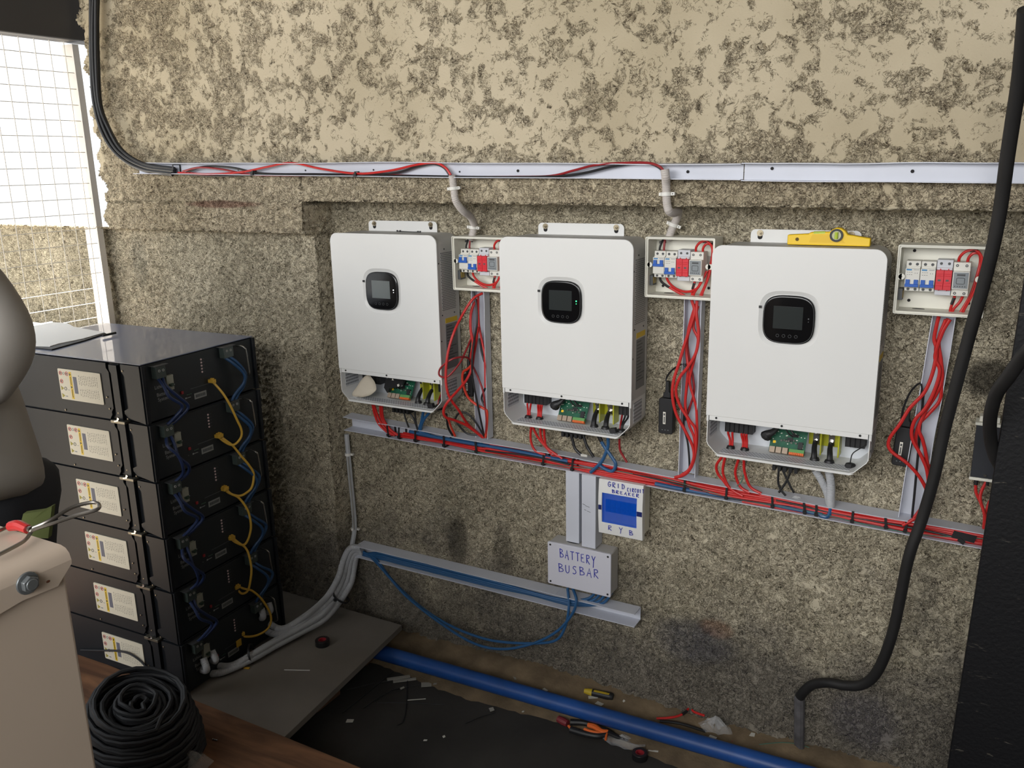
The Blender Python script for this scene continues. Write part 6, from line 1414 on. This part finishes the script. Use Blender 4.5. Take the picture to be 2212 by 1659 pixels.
# dark wire offcuts scattered near the pallet
for k, l in enumerate(([(740, 1540), (790, 1500), (850, 1450)], [(810, 1515), (850, 1490), (905, 1480)], [(815, 1518), (880, 1518), (960, 1522)], [(880, 1470), (878, 1520), (872, 1556), (858, 1567)], [(785, 1530), (830, 1500), (870, 1490)], [(1005, 1563), (1040, 1548), (1070, 1540)], [(750, 1490), (800, 1478), (850, 1470)])):
    cable('dark_wire_offcut', [atz(a, c, .003) for a, c in l], .0014, M_black, ['black wire offcut running up from the pallet corner', 'black wire offcut below the grey strips', 'straight black wire offcut across the floor', 'upright-looking black wire offcut ending in a hook', 'black wire offcut fanning out beside the pallet', 'short black wire offcut in front of the blue pipe', 'black wire offcut close to the board edge'][k], 'wire', 'black wire offcuts')
cable('red_wire_offcut', [atz(1418, 1552, .032), atz(1440, 1551, .034), atz(1460, 1548, .036), atz(1475, 1542, .040), atz(1490, 1530, .044), atz(1500, 1538, .044), atz(1522, 1546, .04)], .0032, M_red, 'red wire offcut with a black tie behind the blue pipe', 'wire')
cable('red_wire_offcut', [atz(1768, 1637, .03), atz(1800, 1638, .03), atz(1825, 1640, .03), atz(1848, 1654, .03), atz(1860, 1670, .03)], .0034, M_red, 'red wire offcut with black tape in the lower right corner', 'wire')
cable('tape_band', [atz(1797, 1638, .031), atz(1812, 1639, .031)], .0040, M_black, 'black tape on the red wire offcut in the lower right corner', 'tape')
cable('tape_band', [atz(1474, 1543, .041), atz(1484, 1536, .043)], .0042, M_black, 'black tie on the red wire offcut behind the blue pipe', 'tape')
cable('red_wire_offcut', [atz(1576, 1600, .02), atz(1595, 1607, .02), atz(1612, 1612, .02)], .0026, M_dred, 'dark red wire offcut partly behind the blue pipe', 'wire')
cable('black_cable_offcut', [atz(1425, 1557, .03), atz(1470, 1563, .03), atz(1525, 1580, .03)], .0038, M_black, 'black cable offcut lying behind the blue pipe', 'cable')
cable('earth_wire', [atz(1640, 1608, .04), atz(1690, 1604, .045), atz(1730, 1609, .045), atz(1770, 1624, .035)], .0009, M_green, 'thin green wire at the foot of the mortar-covered pipe stub', 'wire')
film('plastic_bag', atz(1545, 1578, .03), 16, (.045, .03, .05), 'crumpled clear bag between the blue pipe and the wall', 15, mat('clear_film', (1, 1, 1)))
film('plastic_bag', atz(1345, 1600, .004), 16, (.06, .035, .02), 'crumpled clear wrapper beside the pliers', 16, mat('clear_film', (1, 1, 1)))
# screwdriver with yellow and black grip
pA, pB = atz(1262, 1492, .042), atz(1325, 1506, .036); d = (pB-pA); 
t = thing('screwdriver', 'yellow and black screwdriver grip lying at the foot of the wall', 'screwdriver', tuple((pA+pB)/2-Vector((0, 0, .012))))
b = MB(); b.tube([pA+d*u for u in (.25, .4, .6, .8, .95, 1.)], lambda q: (.0095, .0105, .0105, .0115, .011, .008)[min(5, int(q*5.99))], 12, 1, smooth=False); b.build('black_grip', M_black, t)
b = MB(); b.tube([pA+d*u for u in (0, .08, .2, .27)], lambda q: .0065+.004*q, 12, 1, smooth=False); b.build('yellow_collar', mat('dull_yellow', rgb(186, 160, 40), .5), t)
b = MB(); b.obox(pA+d*.62+Vector((0, -.004, .0098)), d*.26, (0, .003, 0), (0, 0, .0012)); b.build('yellow_inlay', mat('dull_yellow', (1, 1, 1)), t)
# pliers with orange and black handles
z_ = .012
t = thing('pliers', 'pliers with orange and black handles beside the blue pipe', 'pliers', tuple(atz(1290, 1575, 0)))
b = MB(); b.tube([atz(1232, 1560, z_), atz(1262, 1562, z_), atz(1290, 1570, z_), atz(1312, 1578, z_)], lambda q: .0085-.002*q, 10); b.build('handle', M_black, t)
b = MB(); b.tube([atz(1232, 1576, z_), atz(1262, 1585, z_), atz(1290, 1590, z_), atz(1312, 1586, z_)], lambda q: .0085-.002*q, 10); b.build('handle', M_black, t)
b = MB(); b.tube([atz(1270, 1566, z_+.004), atz(1285, 1570, z_+.005), atz(1300, 1580, z_+.005), atz(1316, 1580, z_+.004)], lambda q: .0080-.0040*abs(q-.35), 8); b.build('orange_inlay', M_orange, t)
b = MB(); b.tube([atz(1262, 1575, z_+.004), atz(1280, 1581, z_+.005), atz(1300, 1583, z_+.004)], .0042, 8); b.build('orange_inlay', M_orange, t)
b = MB(); b.tube([atz(1232, 1572, z_+.003), atz(1228, 1568, z_+.003), atz(1236, 1577, z_+.003)], .0035, 8); b.build('orange_inlay', M_orange, t)
b = MB(); b.tube([atz(1308, 1598, z_), atz(1310, 1588, z_+.003), atz(1314, 1577, z_+.004)], .0030, 8); b.build('orange_inlay', M_orange, t)
b = MB(); b.tube([atz(1312, 1582, z_), atz(1330, 1590, z_), atz(1356, 1600, z_-.003)], lambda q: .0105-.008*q, 8); b.build('jaws', mat('dark_steel', rgb(50, 50, 52), .4, .8), t)
p = atz(1216, 1558, .011); b = MB(); b.tube([p+Vector((-.016, .004, 0)), p, p+Vector((.016, -.004, 0))], lambda q: .0105-.003*abs(q-.5), 10); props(b.build('red_grip_piece', mat('dull_red', rgb(120, 40, 46), .5)), 'dull red grip lying at the end of the pliers', 'tool grip')
